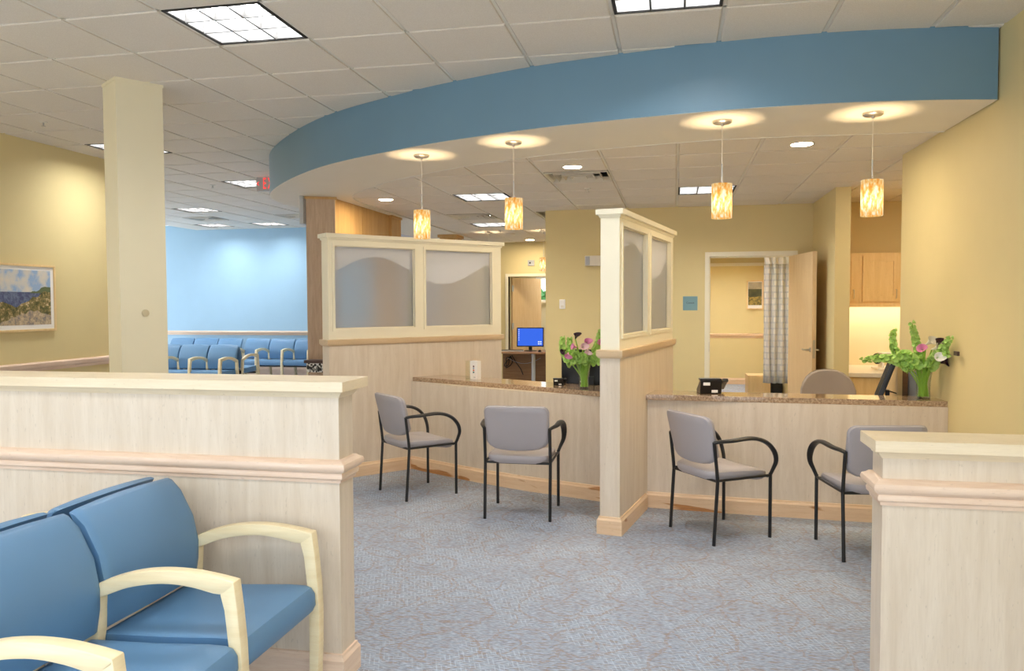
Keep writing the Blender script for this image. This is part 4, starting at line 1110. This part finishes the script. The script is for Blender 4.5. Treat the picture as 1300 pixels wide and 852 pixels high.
# far door and window
fr = bpy.data.objects.new('door_2', None); COL.objects.link(fr); fr.location = (-2.74, 15.3, 0); struct(fr, 'cream frame of the far corridor doorway')
m = MB(); m.box(-3.28, -3.225, 15.27, 15.46, 0, 2.145).box(-2.26, -2.205, 15.27, 15.46, 0, 2.145).box(-3.225, -2.26, 15.27, 15.46, 2.09, 2.145); m.build('frame', M['trimwhite'], fr)
d2 = thing('far_door_leaf', 'maple door opened into the far room', 'door', (-3.21, 15.47, .01), 1.05)
MB().box(0, .9, -.045, 0, 0, 2.06).build('panel', M['doorwood'], d2, local=True)
MB().tube([(.84, -.09, 1.0), (.75, -.09, 1.0)], .01, 8).build('lever', M['nickel'], d2, local=True)
for z in (.25, 1.1, 1.85): MB().box(-.02, .03, -.05, -.044, z-.06, z+.06).build('hinge', M['steel'], d2, local=True)
wn = bpy.data.objects.new('window_1', None); COL.objects.link(wn); wn.location = (-2.72, 17.1, 1.6); struct(wn, 'small white window in the far room')
m = MB(); m.box(-2.99, -2.95, 17.09, 17.2, 1.60, 2.14).box(-2.49, -2.45, 17.09, 17.2, 1.60, 2.14).box(-2.95, -2.49, 17.09, 17.2, 1.60, 1.64).box(-2.95, -2.49, 17.09, 17.2, 2.10, 2.14).box(-2.95, -2.49, 17.12, 17.17, 1.87, 1.89); m.build('frame', M['lobby_white'], wn)
MB().box(-2.95, -2.49, 17.14, 17.146, 1.64, 2.10).build('pane', M['glass'], wn)
MB().box(-3.03, -2.41, 17.03, 17.1, 1.57, 1.60).build('sill', M['trimwhite'], wn)
struct(MB().box(-6, 0, 17.5, 21, -.1, 0).build('ground_outside', M['leafgreen']), 'green ground outside the far window')
m = MB()
for k in range(240):
    a, b2 = random.random()*2*PI, random.random()
    m.lathe([(.02, -.10), (.16, -.03), (.17, .03), (.03, .10)], 6, Matrix.Translation((-3.0+random.uniform(-1.0, .8), 19.2+random.uniform(-.4, .4), random.uniform(.1, 1.85)))@Matrix.Rotation(a, 4, 'X'))
tag(m.build('garden_shrub', M['leafgreen'], smooth=True), 'green shrub outside the far window', 'shrub')
t = thing('wall_thermostat', 'small square plate above the far corridor door', 'wall plate', (-2.755, 15.3, 2.35))
MB().box(-2.83, -2.70, 15.28, 15.3, 2.30, 2.41).build('plate', M['steel'], t, bevel=.004)
MB().box(-2.80, -2.77, 15.275, 15.281, 2.34, 2.37).build('sensor', M['dark'], t)

# ------------------------------------------------------------------ flowers
def vase(label, loc, h, rb, rt, z=.866):
    t = thing('glass_vase', label, 'vase', (loc[0], loc[1], z))
    pr = [(rb*.96, 0), (rb, .004), (rb*.98, .05), (rb*1.0, h*.45), (rb*1.12, h*.7), (rt, h)]
    inn = [(r-.004, max(.012, q)) for r, q in pr[1:]][::-1]
    m = MB().lathe(pr+[(rt-.003, h)]+inn, 24)
    m.build('glass', M['glass'], t, local=True, smooth=True)
    m = MB()
    for k in range(26):
        a = random.uniform(0, 2*PI); r0 = random.uniform(.2, .8)*rb; a1 = a+random.uniform(1.5, 3.5); r1 = random.uniform(.5, .88)*rt
        m.tube([(r0*math.cos(a), r0*math.sin(a), .015), ((r0+r1)*.3*math.cos((a+a1)/2), (r0+r1)*.3*math.sin((a+a1)/2), h*.5), (r1*math.cos(a1), r1*math.sin(a1), h*random.uniform(.95, 1.1))], .0045, 6)
    m.build('cut_stems', M['stem'], t, local=True, smooth=True)
    return t
def bez(p, k):
    p = [Vector(q) for q in p]
    while len(p) > 1: p = [a*(1-k)+b_*k for a, b_ in zip(p, p[1:])]
    return p[0]
def bell_stem(label, base, ctrl, z, group, s=1.0, start=.42):
    t = thing('bell_flower_stem', label, 'flower', (base[0], base[1], z), 0, group)
    pts = [bez(ctrl, k/16) for k in range(17)]
    MB().tube(pts, .0055, 6).build('stem', M['stem'], t, local=True, smooth=True)
    m = MB(); nb = 34
    cup = [(.003, 0), (.010, .004), (.0175, .015), (.0225, .022), (.0185, .0195), (.008, .007)]
    for k in range(nb):
        q = start+(1-start)*k/(nb-1); p = bez(ctrl, q)
        tn = (bez(ctrl, min(1, q+.02))-bez(ctrl, q-.02)).normalized()
        sd = tn.cross(Vector((.3, .9, .2))).normalized(); sd2 = tn.cross(sd)
        a = k*2.4+random.uniform(-.3, .3)
        d = (sd*math.cos(a)+sd2*math.sin(a)+tn*.35).normalized()
        sc = s*(1.15-.5*(q-start)/(1-start))*random.uniform(.9, 1.15)
        m.lathe([(r*sc, zz*sc) for r, zz in cup], 7, Matrix.Translation(p+d*.006)@d.to_track_quat('Z', 'Y').to_matrix().to_4x4(), cap0=False, cap1=True)
    m.build('bells', M['bell'], t, local=True, smooth=True)
def calla(label, base, ctrl, z, mat, d, group, s=1.0):
    t = thing('calla_lily', label, 'flower', (base[0], base[1], z), 0, group)
    pts = [bez(ctrl, k/12) for k in range(13)]
    MB().tube(pts, .0055, 6).build('stem', M['stem'], t, local=True, smooth=True)
    d = Vector(d).normalized(); X = Matrix.Translation(pts[-1])@d.to_track_quat('Z', 'Y').to_matrix().to_4x4()
    rings = []
    for j, (r, q) in enumerate(((.004, -.004), (.007, .012), (.012, .026), (.020, .038), (.028, .045), (.030, .047))):
        ring = []
        for k in range(14):
            a = 2*PI*k/14; flare = 1+.55*max(0, math.cos(a))**2*(j/5); zz = q+.016*max(0, math.cos(a))*(j/5)**2
            ring.append((r*flare*math.cos(a)*s, r*math.sin(a)*s, zz*s))
        rings.append(ring)
    rings += [[(x*.93, y*.93, q+.0008) for x, y, q in r_] for r_ in rings[::-1][:-1]]
    MB().loops(rings, M=X).build('bloom', mat, t, local=True, smooth=True)
    MB().tube([X@Vector((0, 0, .008)), X@Vector((0, 0, .034*s))], [.003, .002], 6).build('spadix', M['bell'], t, local=True, smooth=True)
def bouquet(where, vb, h, k_px, mouth, bells, callas, z=.866):
    """stem tips given as offsets (right, back, up) in metres from the vase mouth centre"""
    g1 = 'green bell flowers '+where; g2 = 'calla lilies '+where
    for lab, tip, mid, st, s in bells:
        a = random.uniform(0, 2*PI); foot = (.018*math.cos(a), .018*math.sin(a), .02)
        rim = (mid[0]*.16, mid[1]*.16, h*.92)
        bell_stem(lab, vb, [foot, rim, (mid[0], mid[1], h+mid[2]), (tip[0], tip[1], h+tip[2])], z, g1, s, st)
    for lab, tip, mat, d, s in callas:
        a = random.uniform(0, 2*PI); foot = (.02*math.cos(a), .02*math.sin(a), .02)
        calla(lab, vb, [foot, (tip[0]*.2, tip[1]*.2, h*.9), (tip[0]*.7, tip[1]*.7, h+tip[2]*.6), (tip[0], tip[1], h+tip[2])], z, mat, d, g2, s)
VR = (1.735, 6.075); HR = .235
vase('tall glass vase of green flowers on the right counter', VR, HR, .047, .068)
w = 'in the right vase'
bouquet(w, VR, HR, 0, 0, [
  ('long green bell flower stem reaching far left from the right vase', (-.40, .02, .03), (-.17, -.04, .10), .40, 1.15),
  ('thick green bell flower stem arching left low over the right vase', (-.20, -.06, .04), (-.12, -.07, .16), .38, 1.25),
  ('green bell flower stem curling up left over the right vase', (-.20, .0, .25), (-.24, .02, .05), .45, 1.0),
  ('tallest upright green bell flower stem in the right vase', (-.075, .03, .30), (-.03, .03, .12), .42, 1.0),
  ('green bell flower stem rising right from the right vase', (.075, -.30, .21), (.06, -.16, .09), .45, 1.0),
  ('green bell flower stem leaning right against the wall over right vase', (.07, -.26, .10), (.05, -.16, .15), .40, 1.15)],
 [('pink calla lily in the right vase', (-.03, -.10, .11), M['pink'], (-.5, -.7, .4), 1.1),
  ('white calla lily lowest in the right vase', (.02, -.20, .065), M['lobby_white'], (.1, -.9, .25), 1.1),
  ('cream calla lily highest in the right vase', (.0, -.04, .15), M['ivory'], (.5, -.5, .5), 1.2),
  ('second cream calla lily behind the pink one in the right vase', (.03, -.08, .12), M['ivory'], (.6, -.6, .3), 1.1),
  ('dark plum calla lily behind the cream ones in the right vase', (.055, -.07, .13), M['plum'], (.4, -.4, .8), 1.2),
  ('dark plum calla lily drooping right in the right vase', (.06, -.12, .03), M['plum'], (.5, -.5, .2), 1.4)])
VL = (-.715, 6.335); HL = .21
vase('small glass vase of green and pink flowers on the left counter', VL, HL, .043, .062)
w = 'in the left vase'
bouquet(w, VL, HL, 0, 0, [
  ('green bell flower stem farthest left in the left vase', (-.175, .0, .20), (-.20, -.02, .02), .45, 1.05),
  ('green bell flower stem second from the left in the left vase', (-.12, .03, .19), (-.13, .02, .05), .45, 1.0),
  ('green bell flower stem drooping in front of the left vase', (-.075, -.07, .01), (-.07, -.06, .16), .42, 1.15),
  ('green bell flower stem low in the middle of the left vase', (.02, -.08, .02), (.0, -.07, .13), .42, 1.15),
  ('tall green bell flower stem right in the left vase', (.13, .02, .26), (.11, .03, .08), .42, 1.0),
  ('green bell flower stem drooping right in the left vase', (.13, -.05, .0), (.12, -.04, .14), .42, 1.1)],
 [('dark plum calla lily highest in the left vase', (-.07, .0, .19), M['plum'], (.3, -.4, .8), .9),
  ('dark plum calla lily at the left edge of left vase', (-.145, -.03, .10), M['plum'], (-.4, -.6, -.2), .85),
  ('pink calla lily hanging left in the left vase', (-.12, -.06, .08), M['pink'], (.0, -.7, -.5), .9),
  ('pink calla lily in the middle of the left vase', (-.05, -.06, .125), M['pink'], (-.7, -.6, .2), .9),
  ('pale pink calla lily in the middle of the left vase', (-.005, -.06, .13), M['palepink'], (.3, -.8, .1), .95),
  ('pink calla lily highest of the pink ones in the left vase', (.015, -.02, .155), M['pink'], (.4, -.7, .4), .95),
  ('pale pink calla lily pointing down in the left vase', (.035, -.06, .115), M['palepink'], (.1, -.7, -.6), .9),
  ('pink calla lily at the right edge of left vase', (.11, -.03, .16), M['pink'], (.6, -.7, .2), .85)])
